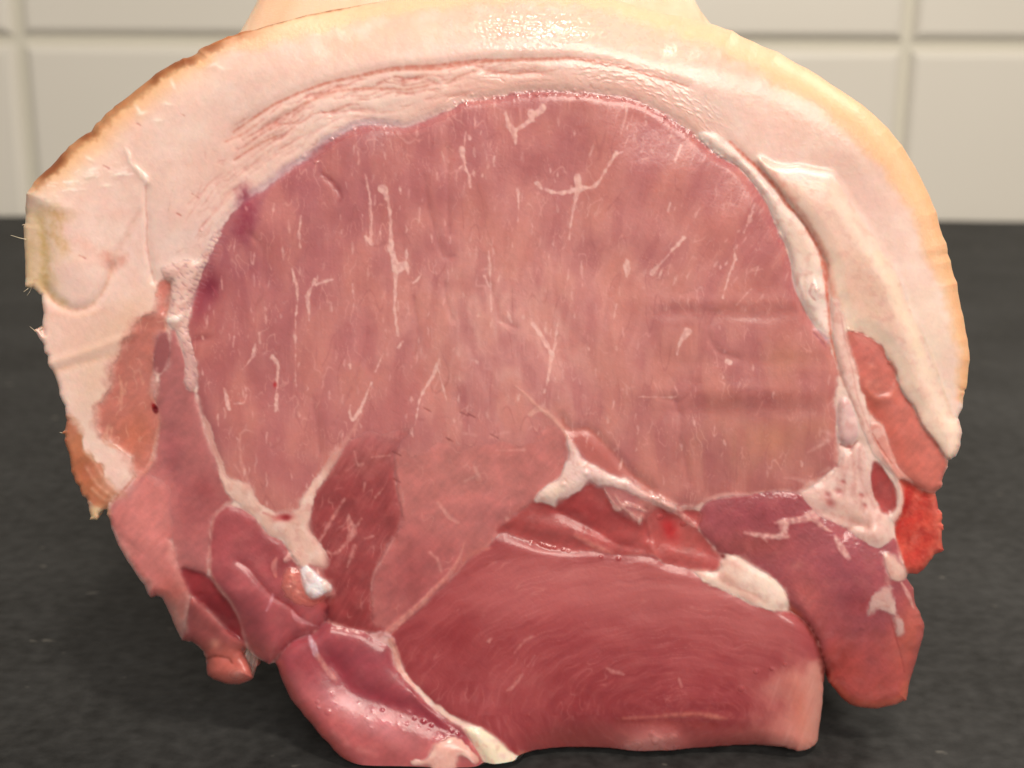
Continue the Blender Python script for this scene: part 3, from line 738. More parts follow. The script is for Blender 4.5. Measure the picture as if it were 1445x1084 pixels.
# ---- forked fat (Y)
YF = [(801,613),(814,632),(826,650),(847,661),(868,673),(888,677),(905,690),(926,702),(952,713),(948,722),(930,716),(909,704),(894,699),(880,692),(859,685),(845,687),(832,680),(820,690),(803,702),(787,705),(785,717),(772,711),(755,707),(760,698),(770,686),(785,677),(793,669),(797,655),(803,642),(801,622)]
SYF = region(YF, (234, 198, 188), 'fat_seam', 'glistening forked white fat at the centre', 'fat', soft=2.2, rough=1.4, amp=6, width=14, wet=0.6)
tint(0.7 * sst(2, -2, SYF) * ell(782, 694, 26, 12, -25), (236, 206, 186))
tint(0.5 * sst(2, -2, SYF) * sst(860, 920, X), (214, 150, 140))
for s in ([(853,690,3),(862,706,5),(872,718,10),(884,710,4)], [(884,712,6),(900,716,5),(912,722,3)], [(868,700,3),(880,716,5),(901,734,7)], [(905,728,4),(902,738,7)], [(930,704,12),(955,716,10),(985,716,6)]):
    stroke(s, 4, (218, 164, 152), 0.85, h=3, soft=1.6, wet=0.9)
# line of the muscle up from the Y
stroke([(728,545,2),(745,560,4),(762,577,4),(780,590,6),(795,606,5),(802,618,6)], 4, (218, 160, 142), 0.75, h=1.5)
stroke([(748,585,6),(762,577,9),(775,582,3)], 5, (222, 166, 148), 0.7)
stroke([(793,590,3),(802,606,6),(830,606,5),(848,622,4),(870,645,4),(890,668,5),(920,690,3)], 4, (176, 84, 68), 0.55, h=-5, soft=3, hw=7)
region([(805,612),(832,608),(850,628),(872,652),(892,674),(868,670),(846,658),(828,648),(815,630)], (182, 94, 86), None, soft=4, rough=1)

# ---- lower muscle
LM = [(548,897),(580,872),(612,842),(640,815),(665,788),(690,768),(710,752),(724,757),(747,766),(764,774),(785,778),(809,780),(836,778),(857,782),(888,784),(920,784),(940,796),(971,803),(998,822),(1025,834),(1046,846),(1061,854),(1080,858),(1106,862),(1118,862),(1134,876),(1150,900),(1160,930),(1164,950),(1175,1000),(1165,1075),(1100,1085),(900,1095),(760,1090),(735,1075),(715,1058),(700,1042),(677,1027),(648,1014),(612,990),(588,968),(572,948),(560,920)]
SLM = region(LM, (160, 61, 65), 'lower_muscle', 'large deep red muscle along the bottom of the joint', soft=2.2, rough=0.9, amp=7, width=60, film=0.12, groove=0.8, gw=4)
lmk = sst(2, -2, SLM)
H += 16 * ell(880, 930, 300, 110, 6)
LMB = (X - 545) * 0.30 + (Y - 890)
arc = np.hypot((X - 960) * 0.55, (Y - 1010)) + 4 * N2 + 5 * perlin(X / 90, Y / 60, 65)
f2 = perlin(arc / 7, np.arctan2(Y - 1010, (X - 960) * 0.55) * 3, 61) + 0.6 * perlin(arc / 3.3, np.arctan2(Y - 1010, (X - 960) * 0.55) * 5, 62)
f3 = perlin(arc / 26, np.arctan2(Y - 1010, (X - 960) * 0.55) * 1.6, 63)
tint(0.75 * lmk * ell(900, 815, 240, 34, 6), (188, 102, 98))
tint(0.5 * lmk * ell(1060, 890, 90, 40, 10), (176, 88, 86))
tint(0.5 * lmk * ell(660, 900, 60, 70), (156, 56, 58))
tint(0.5 * lmk * ell(830, 980, 130, 34, 6), (152, 50, 54))
tint(0.30 * lmk * np.clip(f2, 0, 1), (186, 98, 94))
tint(0.32 * lmk * np.clip(-f2, 0, 1), (130, 40, 44))
tint(0.42 * lmk * np.clip(f3, 0, 1), (186, 94, 92))
tint(0.25 * lmk * sst(-0.2, 0.6, fbm(X / 60, Y / 30, 3, 64)), (170, 72, 72))
tint(0.35 * lmk * np.clip(-f3, 0, 1), (136, 38, 44))
tint(0.55 * lmk * ell(880, 850, 330, 40, 7), (186, 96, 94))
tint(0.4 * lmk * ell(720, 850, 60, 34, -35), (188, 98, 98))
tint(0.35 * lmk * ell(650, 890, 26, 34), (140, 36, 42))
fq_ = perlin(arc / 2.4, np.arctan2(Y - 1010, (X - 960) * 0.55) * 4, 69)
tint(0.22 * lmk * sst(0.1, 0.6, fq_), (196, 110, 106))
lw = 1 - np.abs(perlin(arc / 9, np.arctan2(Y - 1010, (X - 960) * 0.55) * 2.4, 66)) * 2.2
tint(0.34 * lmk * sst(0.84, 1, lw) * sst(0, 0.4, perlin(X / 50, Y / 40, 67)), (214, 140, 132))
H += lmk * (0.2 * f2 + 0.9 * f3 + 1.2 * perlin(X / 40, Y / 26, 68))
facet = lmk * sst(-45, 60, (X - 1085) + (Y - 960) * 0.35 + 22 * N2) * sst(905, 965, Y + 20 * N2)
tint(0.85 * facet, (214, 136, 122))  # rounded end catching the light, painted as a paler tone
tint(0.8 * facet * sst(1105, 1160, X), (228, 158, 140))
fs2 = perlin((X + 0.35 * Y) / 7, (Y - 0.35 * X) / 60, 120) + 0.6 * perlin((X + 0.35 * Y) / 3.4, Y / 40, 121)
tint(0.2 * facet * np.clip(fs2, 0, 1), (234, 176, 160)); tint(0.2 * facet * np.clip(-fs2, 0, 1), (190, 92, 80))
H += facet * 0.5 * fs2
tint(0.4 * facet * ell(1128, 1000, 12, 40, -10), (190, 86, 68))
tint(0.4 * facet * ell(1140, 1030, 16, 40), (222, 150, 130))
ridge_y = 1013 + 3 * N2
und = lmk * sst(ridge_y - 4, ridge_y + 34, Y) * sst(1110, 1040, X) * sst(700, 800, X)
tint(0.5 * und, (146, 66, 58))  # shade of the downward-facing underside, painted into the colour
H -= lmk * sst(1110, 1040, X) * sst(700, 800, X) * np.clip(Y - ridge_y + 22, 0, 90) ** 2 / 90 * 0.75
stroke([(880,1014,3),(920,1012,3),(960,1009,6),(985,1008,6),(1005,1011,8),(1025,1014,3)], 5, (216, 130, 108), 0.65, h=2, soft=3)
stroke([(870,1019),(940,1021),(1010,1023)], 5, (130, 36, 26), 0.4, soft=7, h=-1.5)  # painted line of shade just below the ridge
blob(918, 1052, 46, 24, 0, (198, 122, 116), 1.0, h=26)
for q in range(9):
    blob(918 + RNG.uniform(-40, 45), 1052 + RNG.uniform(-14, 14), 7, 5, 0, (208, 140, 132), 0.5, h=3, wet=0.9)
blob(785, 1068, 14, 7, 0, (222, 176, 158), 0.9, h=8)
stroke([(735,1064,8),(770,1064,8)], 8, (196, 126, 104), 0.7, h=4, soft=4)
# seam vein left-top of it
stroke([(697,764,3),(680,775,3)], 3, (200, 110, 100), 0.6)
stroke([(655,766,2),(648,788,5),(632,812,6),(612,832,7),(590,855,8),(566,876,9),(548,893,12)], 6, (212, 138, 126), 0.85, h=3, soft=1.6)
stroke([(690,773,5),(670,780,7),(655,790,6)], 6, (204, 116, 104), 0.7, soft=3)
stroke([(525,898,9),(540,900,18),(552,905,12)], 12, (222, 168, 164), 0.9, h=4, soft=2, lab=part('fat_seam', 'knot of pale gristle where two seams meet', 'fat'))
stroke([(552,905,9),(560,925,9),(562,945,10),(572,958,9),(586,972,4)], 8, (218, 150, 134), 0.9, h=4, soft=1.6)
stroke([(580,975,3),(600,998,8),(626,1018,12),(652,1034,12)], 10, (196, 112, 108), 0.75, h=5, soft=3)

stroke([(1112,860,2),(1128,870,5),(1140,882,7),(1152,903,8),(1160,930,8),(1165,958,8)], 6, (108, 26, 22), 1.0, h=-12, soft=4, hw=7)
stroke([(1100,835,3),(1116,858,6),(1130,868,5)], 5, (176, 76, 50), 0.7, soft=4)
LMP = [(1018,792),(1032,784),(1050,789),(1067,801),(1088,813),(1102,826),(1113,847),(1111,861),(1100,864),(1079,858),(1061,853),(1046,845),(1021,834),(998,822),(978,806),(1013,808)]
SLP = region(LMP, (236, 204, 186), 'fat_seam', 'cream lump of fat wedged above the large lower muscle', 'fat', soft=3.5, rough=2, wobble=3, amp=6, width=16)
lpk = sst(3, -3, SLP)
for bx, by, br_, bc in [(1028,818,12,(216,150,134)),(1055,842,10,(220,160,144)),(1040,800,9,(222,164,150)),(1085,835,16,(242,216,200)),(1060,815,14,(242,216,200))]:
    tint(0.6 * lpk * ell(bx, by, br_ * 1.5, br_ * 0.7, 30), bc)
stroke([(1016,818),(1040,830),(1062,838),(1080,850)], 3, (206, 140, 122), 0.5, h=-3, soft=3, hw=5)
stroke([(978,806,3),(1000,812,6),(1020,812,5)], 5, (226, 178, 164), 0.7, soft=3)
blob(1020, 785, 4, 3, 30, (110, 24, 26), 0.9)
# ---- bottom left lobe
BL = [(392,929),(411,906),(442,893),(459,878),(475,884),(513,891),(530,903),(550,912),(557,940),(572,960),(590,978),(612,1002),(648,1028),(668,1050),(684,1076),(700,1120),(560,1125),(480,1085),(450,1040),(420,1005),(395,965),(386,938)]
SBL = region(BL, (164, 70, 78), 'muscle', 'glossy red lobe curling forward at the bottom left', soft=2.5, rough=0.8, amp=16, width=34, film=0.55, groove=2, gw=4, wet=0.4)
blk = sst(2.5, -2.5, SBL)
fwd = blk * sst(930, 1080, Y) * sst(760, 640, X)
H += 36 * sst(900, 1090, Y) * sst(790, 660, X) * sst(380, 460, X)
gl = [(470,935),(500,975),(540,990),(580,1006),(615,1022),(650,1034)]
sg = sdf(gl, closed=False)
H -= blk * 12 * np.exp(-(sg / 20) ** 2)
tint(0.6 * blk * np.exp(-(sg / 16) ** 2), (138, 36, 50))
tint(0.7 * blk * sst(965, 1010, Y - 0.42 * (X - 480)), (186, 92, 90))
tint(0.7 * blk * ell(520, 1018, 90, 16, 28), (208, 132, 134))  # highlight along the lobe's ridge, painted into the colour
tint(0.4 * blk * ell(430, 940, 24, 30), (166, 66, 72))
tint(0.5 * blk * sst(16, 3, D), (190, 84, 74))
tint(0.5 * blk * ell(520, 930, 30, 30), (150, 60, 72))
stroke([(437,898,4),(442,912,10),(446,924,7)], 8, (222, 196, 206), 0.85, h=2, soft=1.8)
stroke([(448,926,8),(460,943,8),(470,955,9),(476,962,4)], 8, (206, 136, 126), 0.8, h=2, soft=2.5)
stroke([(470,1035,8),(490,1052,8)], 8, (206, 124, 118), 0.5, h=2, soft=5)
stroke([(506,1058,8),(530,1066,6)], 8, (206, 124, 118), 0.5, h=2, soft=5)
for k in range(26):
    x = RNG.uniform(445, 640); y = 985 + 0.30 * (x - 445) + RNG.normal(0, 9)
    blob(x, y, RNG.uniform(2, 5), RNG.uniform(1.5, 3), 25, (222, 166, 166), 0.6, h=1.6, wet=0.9)
tint(0.45 * blk * ell(500, 1000, 60, 18, 25) * (0.5 + 0.5 * sst(-0.3, 0.3, N2)), (206, 140, 150))  # pinkish haze of wet sheen, painted into the colour
# pale tags on it
region([(614,1050),(624,1046),(640,1040),(652,1046),(664,1058),(676,1072),(668,1076),(650,1066),(642,1084),(632,1100),(608,1100),(606,1082),(584,1080),(578,1072),(600,1070)], (226, 172, 158), 'fat_seam', 'ragged pale tag of fat on the front lobe', 'fat', soft=2, rough=2, amp=6, width=9)
region([(655,1028),(668,1026),(679,1028),(700,1042),(720,1060),(736,1070),(739,1080),(732,1112),(700,1115),(683,1077),(668,1050)], (240, 220, 192), 'fat_seam', 'cream strip of fat at the bottom edge', 'fat', soft=1.8, rough=0.8, amp=12, width=18)
stroke([(664,1050),(680,1074),(690,1096)], 4, (200, 120, 106), 0.7, h=-6, soft=3, hw=6)

# ---- V of seam fat and cartilage at left
VF = [(287,590),(296,600),(304,628),(314,650),(322,674),(350,684),(362,704),(375,717),(396,724),(418,718),(425,702),(433,692),(450,669),(460,655),(472,640),(480,634),(476,646),(468,660),(456,681),(443,700),(440,719),(436,744),(448,764),(460,781),(459,800),(440,799),(424,799),(406,774),(396,760),(381,754),(367,740),(358,728),(340,715),(326,704),(315,689),(306,652),(296,626)]
SVF = region(VF, (227, 184, 168), 'fat_seam', 'forked pale seam of fat at the left', 'fat', soft=3.4, rough=2.0, wobble=1.5, amp=3.5, width=12)
vk2 = sst(2, -2, SVF)
tint(0.6 * vk2 * sst(680, 640, Y), (204, 134, 124))
tint(0.5 * vk2 * ell(345, 700, 20, 12, 40), (230, 192, 176))
blob(400, 730, 14, 5, -5, (176, 56, 60), 0.8, h=-4)
blob(404, 731, 6, 4, 0, (140, 24, 32), 0.8)
stroke([(372,724),(390,731)], 4, (206, 120, 112), 0.6)
stroke([(470,646,9),(484,628,7),(496,610,5),(506,592,4),(512,580,2)], 6, (212, 146, 134), 0.8, soft=3, h=0.8)
# socket
region([(424,806),(412,800),(402,806),(398,824),(404,842),(420,852),(440,856),(452,846),(460,842),(440,830)], (190, 100, 90), 'muscle', 'raw pink tissue around the white cartilage', soft=3, rough=2.5, amp=4, width=10, wet=0.8)
stroke([(390,788,4),(386,800,8),(389,814,4)], 6, (206, 130, 120), 0.7, h=2)
stroke([(404,790,8),(412,783,12),(420,794,8)], 9, (228, 184, 170), 0.8, h=4, wet=0.9)
for x, y in [(412,812),(416,822),(408,828),(420,836)]:
    blob(x, y, 4.5, 3.5, 20, (222, 150, 134), 0.7, h=3, wet=1)
region([(424,804),(433,799),(444,806),(455,816),(467,825),(468,833),(458,838),(443,844),(433,836),(427,819)], (234, 220, 218), 'cartilage', 'shiny white tip of cartilage', 'fat', soft=2.4, rough=0.9, amp=7, width=10, wet=0.8)
stroke([(458,822,8),(464,832,8)], 8, (234, 196, 178), 0.7, soft=3)
tint(0.5 * ell(455, 850, 16, 8), (160, 40, 36))

# ---- marbling: fine white fat through the eye
MC = (230, 184, 172)
VEINS = [
 [(540,266,10),(545,276,7),(550,295,4),(551,320,4),(552,338,6),(551,350,9)], [(551,350,6),(556,366,8),(560,378,10),(566,376,10),(573,368,5),(574,350,3)],
 [(558,378,7),(558,400,5),(557,430,4),(559,455,4),(562,474,3)], [(573,372,6),(576,386,4)], [(582,400,3),(588,396,3),(594,388,2)],
 [(515,246,2),(519,262,3),(523,290,4),(524,320,4),(522,340,6)], [(516,334,4),(524,344,6)], [(564,262,2),(565,274,3)],
 [(652,210,8),(655,230,4),(662,250,4),(664,264,4)], [(648,238,3),(656,230,4)], [(662,192,5),(663,196,4)],
 [(713,158,4),(717,175,7),(726,187,8),(728,202,4)], [(728,184,6),(742,175,6),(752,165,7),(766,152,9)], [(749,160,9),(753,170,6)],
 [(815,250,9),(816,265,9),(810,290,4),(805,320,3),(803,338,2)], [(758,258,6),(764,266,5)], [(770,268,5),(790,273,5),(816,267,7),(840,262,5),(855,240,4),(870,216,6)], [(878,214,3),(870,218,4)],
 [(730,268,5),(732,285,2),(731,315,2)], [(885,143,3),(883,165,3),(876,190,2)], [(962,205,4),(952,228,3)], [(966,335,6),(950,352,4),(932,372,3),(920,386,7)],
 [(884,366,5),(885,378,9),(884,390,3)], [(870,430,3),(866,450,2)], [(752,458,6),(764,474,6),(772,488,7),(780,500,5)], [(788,450,3),(782,490,4),(778,505,6),(774,530,4),(768,555,3)],
 [(690,355,4),(692,400,3),(693,440,2)], [(684,390,5),(690,405,3)], [(716,440,4),(722,456,3)],
 [(425,304,2),(422,330,4),(424,350,2)], [(412,380,4),(418,400,5),(420,420,3),(417,450,2)], [(417,440,2),(417,480,2),(417,530,1.5),(418,552,2)], [(445,395,6),(438,408,4),(434,418,7),(436,440,3),(436,452,2)], [(446,402,4),(460,397,4),(470,394,4)],
 [(360,486,3),(358,500,6),(350,512,2),(342,522,2)], [(384,503,7),(392,514,5),(391,540,4),(390,555,4)], [(391,556,5),(390,570,6),(389,580,4)], [(316,548,2),(320,565,7),(324,578,5)], [(330,570,2),(344,568,3),(348,558,2)],
 [(494,515,5),(495,520,3)], [(524,540,2),(515,562,4),(506,582,6),(498,592,6),(494,584,4),(494,572,2)], [(540,500,2),(530,525,2)], [(562,490,5),(568,482,4)], [(366,470,4)  ,(367,484,2)],
 [(620,508,4),(612,528,6),(602,545,4),(592,565,3),(586,600,2)], [(618,520,3),(630,565,2)],
 [(970,468,9),(960,484,5),(955,500,2)], [(1020,420,2),(1030,385,3),(1038,366,3)], [(1026,510,6),(1030,512,6)], [(1040,430,2),(1060,408,2)],
 [(1056,310,2),(1062,300,5),(1050,328,2)], [(1034,380,2),(1037,366,4),(1036,352,2)], [(900,560,2),(955,560,2),(952,545,3)],
 [(655,612,3),(672,614,4)], [(690,618,2),(706,612,5),(718,610,3)], [(700,636,2),(740,635,4)], [(670,660,5),(676,676,7)], [(655,680,5),(670,672,3)],
 [(500,638,3),(505,656,3),(512,655,3)], [(525,645,3),(550,643,3)], [(500,656,3),(490,664,2)], [(486,704,4),(470,730,5),(458,752,4),(448,768,3)], [(492,726,4),(494,740,9),(498,752,10),(490,764,6),(480,776,4)], [(503,742,5),(510,732,3)], [(480,776,5),(470,782,5),(462,778,4)], [(500,770,5),(494,790,5),(490,800,2)], [(515,682,3),(513,694,3)], [(540,690,2),(530,702,3)], [(515,760,4),(528,756,3)], [(556,760,3),(540,790,2),(528,808,4),(524,826,3)],
 [(330,655,3),(340,670,3),(348,690,4)], [(338,620,3),(340,650,4),(345,665,6),(352,690,5)],
 [(618,710,5),(632,728,6),(646,738,4)], [(606,780,4),(618,790,5),(622,808,3)],
 [(725,922,2),(740,905,3),(752,898,4)], [(715,975,3),(725,968,5),(738,952,3)], [(745,940,2),(755,925,2)], [(690,905,5),(694,900,3)], [(855,943,3),(862,946,6),(880,952,3)], [(958,958,3),(962,968,4)],
]
for v in VEINS:
    v = [(q[0], q[1], min(q[2] * (0.5 + 0.075 * q[2]), 13)) for q in v]
    low_ = v[0][1] > 590
    stroke(v, 3, (222, 160, 148) if low_ else MC, 0.62 if low_ else 0.98, h=0.3 if low_ else 0.4, soft=2.0 if low_ else 1.2, rough=1.5)
# small flecks, following the grain
EYEIN = (SE < -8) & (LAB == EYE_ID)
jj, ii = np.nonzero(EYEIN)
for k in range(460):
    q = int(RNG.integers(len(jj))); x, y = float(gx[ii[q]]), float(gy[jj[q]])
    lean = (x - 720) / np.clip(960 - y, 300, 1200) if x > 720 else 0.0
    lean *= 1 - 0.9 * float(np.clip((y - 380) / 80, 0, 1))
    if x > 880 and y > 430 and RNG.random() < 0.6: continue
    L = RNG.uniform(2, 9) * (1.4 if y < 420 and x < 900 else 1.0); w_ = RNG.uniform(1.2, 3.8)
    stroke([(x + lean * L + RNG.uniform(-2, 2), y - L, w_ * .4), (x, y, w_), (x - lean * L * .7 + RNG.uniform(-1.5, 1.5), y + L * .7, w_ * .3)], w_, MC, RNG.uniform(0.2, 0.8), h=0.3, soft=1.1, rough=1.2, n=3)
# short fringe of fibre ends under the top edge
fr = spline([(600,172),(653,148),(729,136),(802,135),(885,143),(954,178),(1018,226),(1062,262),(1093,316)], 12, False)
for k in range(90):
    i = int(RNG.integers(1, len(fr) - 1)); x, y = fr[i] + RNG.normal(0, 2, 2)
    lean = max(0, (x - 720) / 620); L = RNG.uniform(5, 26); y += RNG.uniform(2, 26); 
    stroke([(x, y, 1.2), (x - lean * L * .5, y + L * .5, 2.2), (x - lean * L, y + L, 0.8)], 2, (212, 146, 138), RNG.uniform(0.2, 0.6), h=0.8, soft=1.0, n=2)
for k in range(60):      # fine silvery fibres in the middle
    x, y = RNG.uniform(600, 800), RNG.uniform(400, 560); L = RNG.uniform(10, 40)
    stroke([(x, y), (x + RNG.uniform(-1, 1), y + L)], 1.2, (214, 160, 152), RNG.uniform(0.15, 0.4), h=0.5, soft=1.2, n=2)
# faint darker joints between fibre bundles
for s in ([(690,400),(700,425),(706,450),(728,462)], [(628,400),(632,430),(640,452)], [(584,420),(590,470),(586,500)], [(350,330),(370,350),(368,410),(360,440)], [(380,350),(376,400)], [(440,560),(448,600),(452,640)], [(520,470),(500,540),(470,600)], [(950,560),(962,600),(955,650)], [(960,620),(972,680)], [(632,210),(634,330)], [(600,250),(604,290),(625,360),(640,362)], [(930,560),(960,566),(985,540)], [(1010,440),(1000,470),(1012,495),(1040,505)]):
    stroke(s, 3, (160, 82, 80), 0.30, h=-2.2, soft=3, hw=4)
for x, y in [(665,586),(655,584),(634,620),(697,615),(603,578),(560,640),(560,678)]:
    stroke([(x - 5, y - 2), (x + 5, y + 3)], 2, (130, 50, 46), 0.7, h=-2)
blob(388, 543, 2.5, 4, 0, (176, 20, 28), 0.9)

# ---- soften: raw meat has no hard relief
def blur(a, r):
    k = np.exp(-0.5 * (np.arange(-int(3 * r) - 1, int(3 * r) + 2) / r) ** 2).astype(np.float32); k /= k.sum()
    w = len(k) // 2
    for ax in (0, 1):
        pad = [(0, 0)] * a.ndim; pad[ax] = (w, w)
        b_ = np.pad(a, pad, mode='edge'); o_ = np.zeros_like(a)
        n_ = a.shape[ax]
        for i, kk in enumerate(k):
            o_ += kk * (b_[i:i + n_] if ax == 0 else b_[:, i:i + n_])
        a = o_
    return a
H = 0.62 * blur(H, 3.2) + 0.16 * H
H += np.clip(WET - 0.38, 0, 1) * (0.75 * perlin(X / 6, Y / 4.5, 13) + 0.5 * perlin(X / 3.2, Y / 3, 14))
COL = blur(COL, 0.55)

# ---- beads of juice
def bead(x, y, r, h=None):
    r = r * 0.72
    blob(x, y, r, r * 0.9, 0, None, h=(h or r * 0.35), power=2.4, wet=1.0)
for x, y, r in [(499,182,4),(468,196,4),(446,229,4),(430,221,5),(284,325,3),(598,1018,5),(609,1024,4),(585,1014,3.5),(637,1032,4),(646,1036,4),(463,1005,6),(450,998,4),(448,991,4),(540,1002,4),
    (764,768,4),(770,770,5),(776,772,5),(783,773,4),(795,776,4),(802,778,4),(750,766,4),(848,786,4),(873,788,4.5),(827,668,6),(795,684,6),(903,718,4),(923,703,5),(948,718,6),(930,730,5),(964,739,5),(933,728,4),
    (1046,972,6),(1089,944,4),(1067,948,5),(1108,938,4),(1216,886,5),(920,1036,6),(924,1048,5),(934,1054,5),(954,1055,5),(952,1064,4),(1197,465,3.5),(1203,467,3),(1255,512,4),(1153,408,5),(885,1065,5),(407,822,4)]:
    bead(x, y, r)
for k in range(70):      # row of glints along the top edge of the eye
    i = int(RNG.integers(6, len(fr) - 20)); x, y = fr[i]
    bead(x + RNG.normal(0, 2), y - 3 + RNG.normal(0, 2.5), RNG.uniform(1.6, 3.6))
wt = sst(0.05, 0.6, perlin(X / 16, Y / 9, 71) + 0.5 * perlin(X / 5, Y / 4, 72))
WET += 0.3 * wt * sst(180, 110, Y) * sst(560, 700, X) * sst(1090, 940, X)
WET += 1.1 * sst(-0.05, 0.2, perlin(X / 20, Y / 11, 77)) * ell(758, 36, 62, 40, -20)
bump = perlin(X / 7, Y / 5, 73) + 0.7 * perlin(X / 3.5, Y / 3, 74)
H += (0.8 * perlin(X / 26, Y / 5, 76) + 0.5 * bump) * sst(75, 40, Y) * sst(650, 700, X) * sst(900, 780, X)
H += 0.5 * np.clip(perlin(ANG * 42, SE / 3.2, 75), 0, 1) * sst(8, 20, SE) * sst(60, 40, SE) * sst(780, 850, X) * sst(1060, 960, X) * sst(220, 160, Y) * 2

# ---- overall form: rolled edges, the top leaning back to the rind
Rr = 8 + 26 * sst(560, 900, X) * sst(560, 420, Y) + 14 * sst(760, 900, Y)
e = np.clip(1 - D / Rr, 0, 1)
H -= Rr * (1 - np.sqrt(np.clip(1 - e * e, 0, 1))) * 1.05
tt = np.clip(1 - D / 95, 0, 1)
H -= 62 * tt * tt * sst(360, 560, X) * sst(1180, 900, X) * sst(330, 150, Y)
tl = np.clip(1 - D / 70, 0, 1)
H -= 16 * tl * tl * (1 - sst(360, 560, X)) * sst(520, 300, Y)
H -= 22 * tl * tl * sst(900, 1180, X) * sst(700, 500, Y)
H += 0.05 * NF + 0.10 * N1
# set-back pieces that hang free of the board
H -= 50 * sst(1120, 1190, X) * sst(780, 985, Y)
H -= 46 * sst(390, 330, X) * sst(830, 920, Y)

isM = np.zeros(len(PARTS) + 1, np.float32)
for i_, p_ in enumerate(PARTS, 1):
    if p_[2] == 'muscle' and p_[0] not in ('eye_muscle', 'lower_muscle'): isM[i_] = 1
mm_ = isM[LAB]
mo = fbm(X / 30, Y / 26, 4, 95); mo2 = perlin((X + Y) / 9, (X - Y) / 26, 96)
COL *= (1 + mm_ * (0.07 * mo + 0.04 * mo2))[..., None]
tint(mm_ * 0.16 * sst(0.1, 0.7, fbm(X / 34, Y / 26, 3, 97)), (206, 122, 116))
mt_ = np.array([0.0] + [(1.0 if p_[0] == 'eye_muscle' else 0.45) if p_[2] == 'muscle' else 0.0 for p_ in PARTS], np.float32)[LAB]
mt_ = blur(mt_, 2.0)
COL += (rgb(236, 172, 166) - COL) * (mt_ * 0.12)[..., None]
# fine speckle of colour everywhere
COL *= (1 + 0.012 * N1 + 0.008 * NF + 0.02 * N3)[..., None]
COL[...] = np.clip(COL, 0, 1)
WET[...] = np.clip(WET, 0, 1)

# ------------------------------------------------------------------ field -> meshes
inside = SO < 0
cellin = inside[:-1, :-1] | inside[1:, :-1] | inside[:-1, 1:] | inside[1:, 1:]
# vertices just outside are drawn onto the silhouette
px, py = X.astype(np.float64), Y.astype(np.float64)
gyy, gxx = np.gradient(SO, STEP)
gl_ = np.sqrt(gxx ** 2 + gyy ** 2) + 1e-6
outm = (~inside) & (SO < 4)
px[outm] -= (SO * gxx / gl_)[outm]; py[outm] -= (SO * gyy / gl_)[outm]
PXM = 8.6e-5
HD = H.astype(np.float64) * PXM
POS = P(px, py, HD)
POS[..., 2] = np.maximum(POS[..., 2], 0.0006)
# normals over the whole face
du = np.gradient(POS, axis=1); dv = np.gradient(POS, axis=0)
NRM = np.cross(dv, du)
NRM /= (np.linalg.norm(NRM, axis=2, keepdims=True) + 1e-12)
if NRM[NY // 2, NX // 2, 1] > 0:
    NRM = -NRM
LIGHT_TINT = np.array([1.0, 0.955, 0.87])
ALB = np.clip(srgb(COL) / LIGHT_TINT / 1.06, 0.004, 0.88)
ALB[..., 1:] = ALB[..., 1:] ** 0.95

VID = np.arange(NY * NX).reshape(NY, NX)
quads = np.stack([VID[:-1, :-1], VID[1:, :-1], VID[1:, 1:], VID[:-1, 1:]], -1)
cl = LAB[:-1, :-1].copy()
# a cell straddling the silhouette takes the id of an inside corner
for a, b in ((slice(0, -1), slice(1, None)), (slice(1, None), slice(0, -1)), (slice(1, None), slice(1, None))):
    fix = ~inside[:-1, :-1]
    cl = np.where(fix & inside[a, b], LAB[a, b], cl)
posf, nrmf = POS.reshape(-1, 3), NRM.reshape(-1, 3)
albf, wetf = ALB.reshape(-1, 3), WET.reshape(-1)
sof = SO.reshape(-1)
ogx, ogy = (gxx / gl_).reshape(-1), (gyy / gl_).reshape(-1)

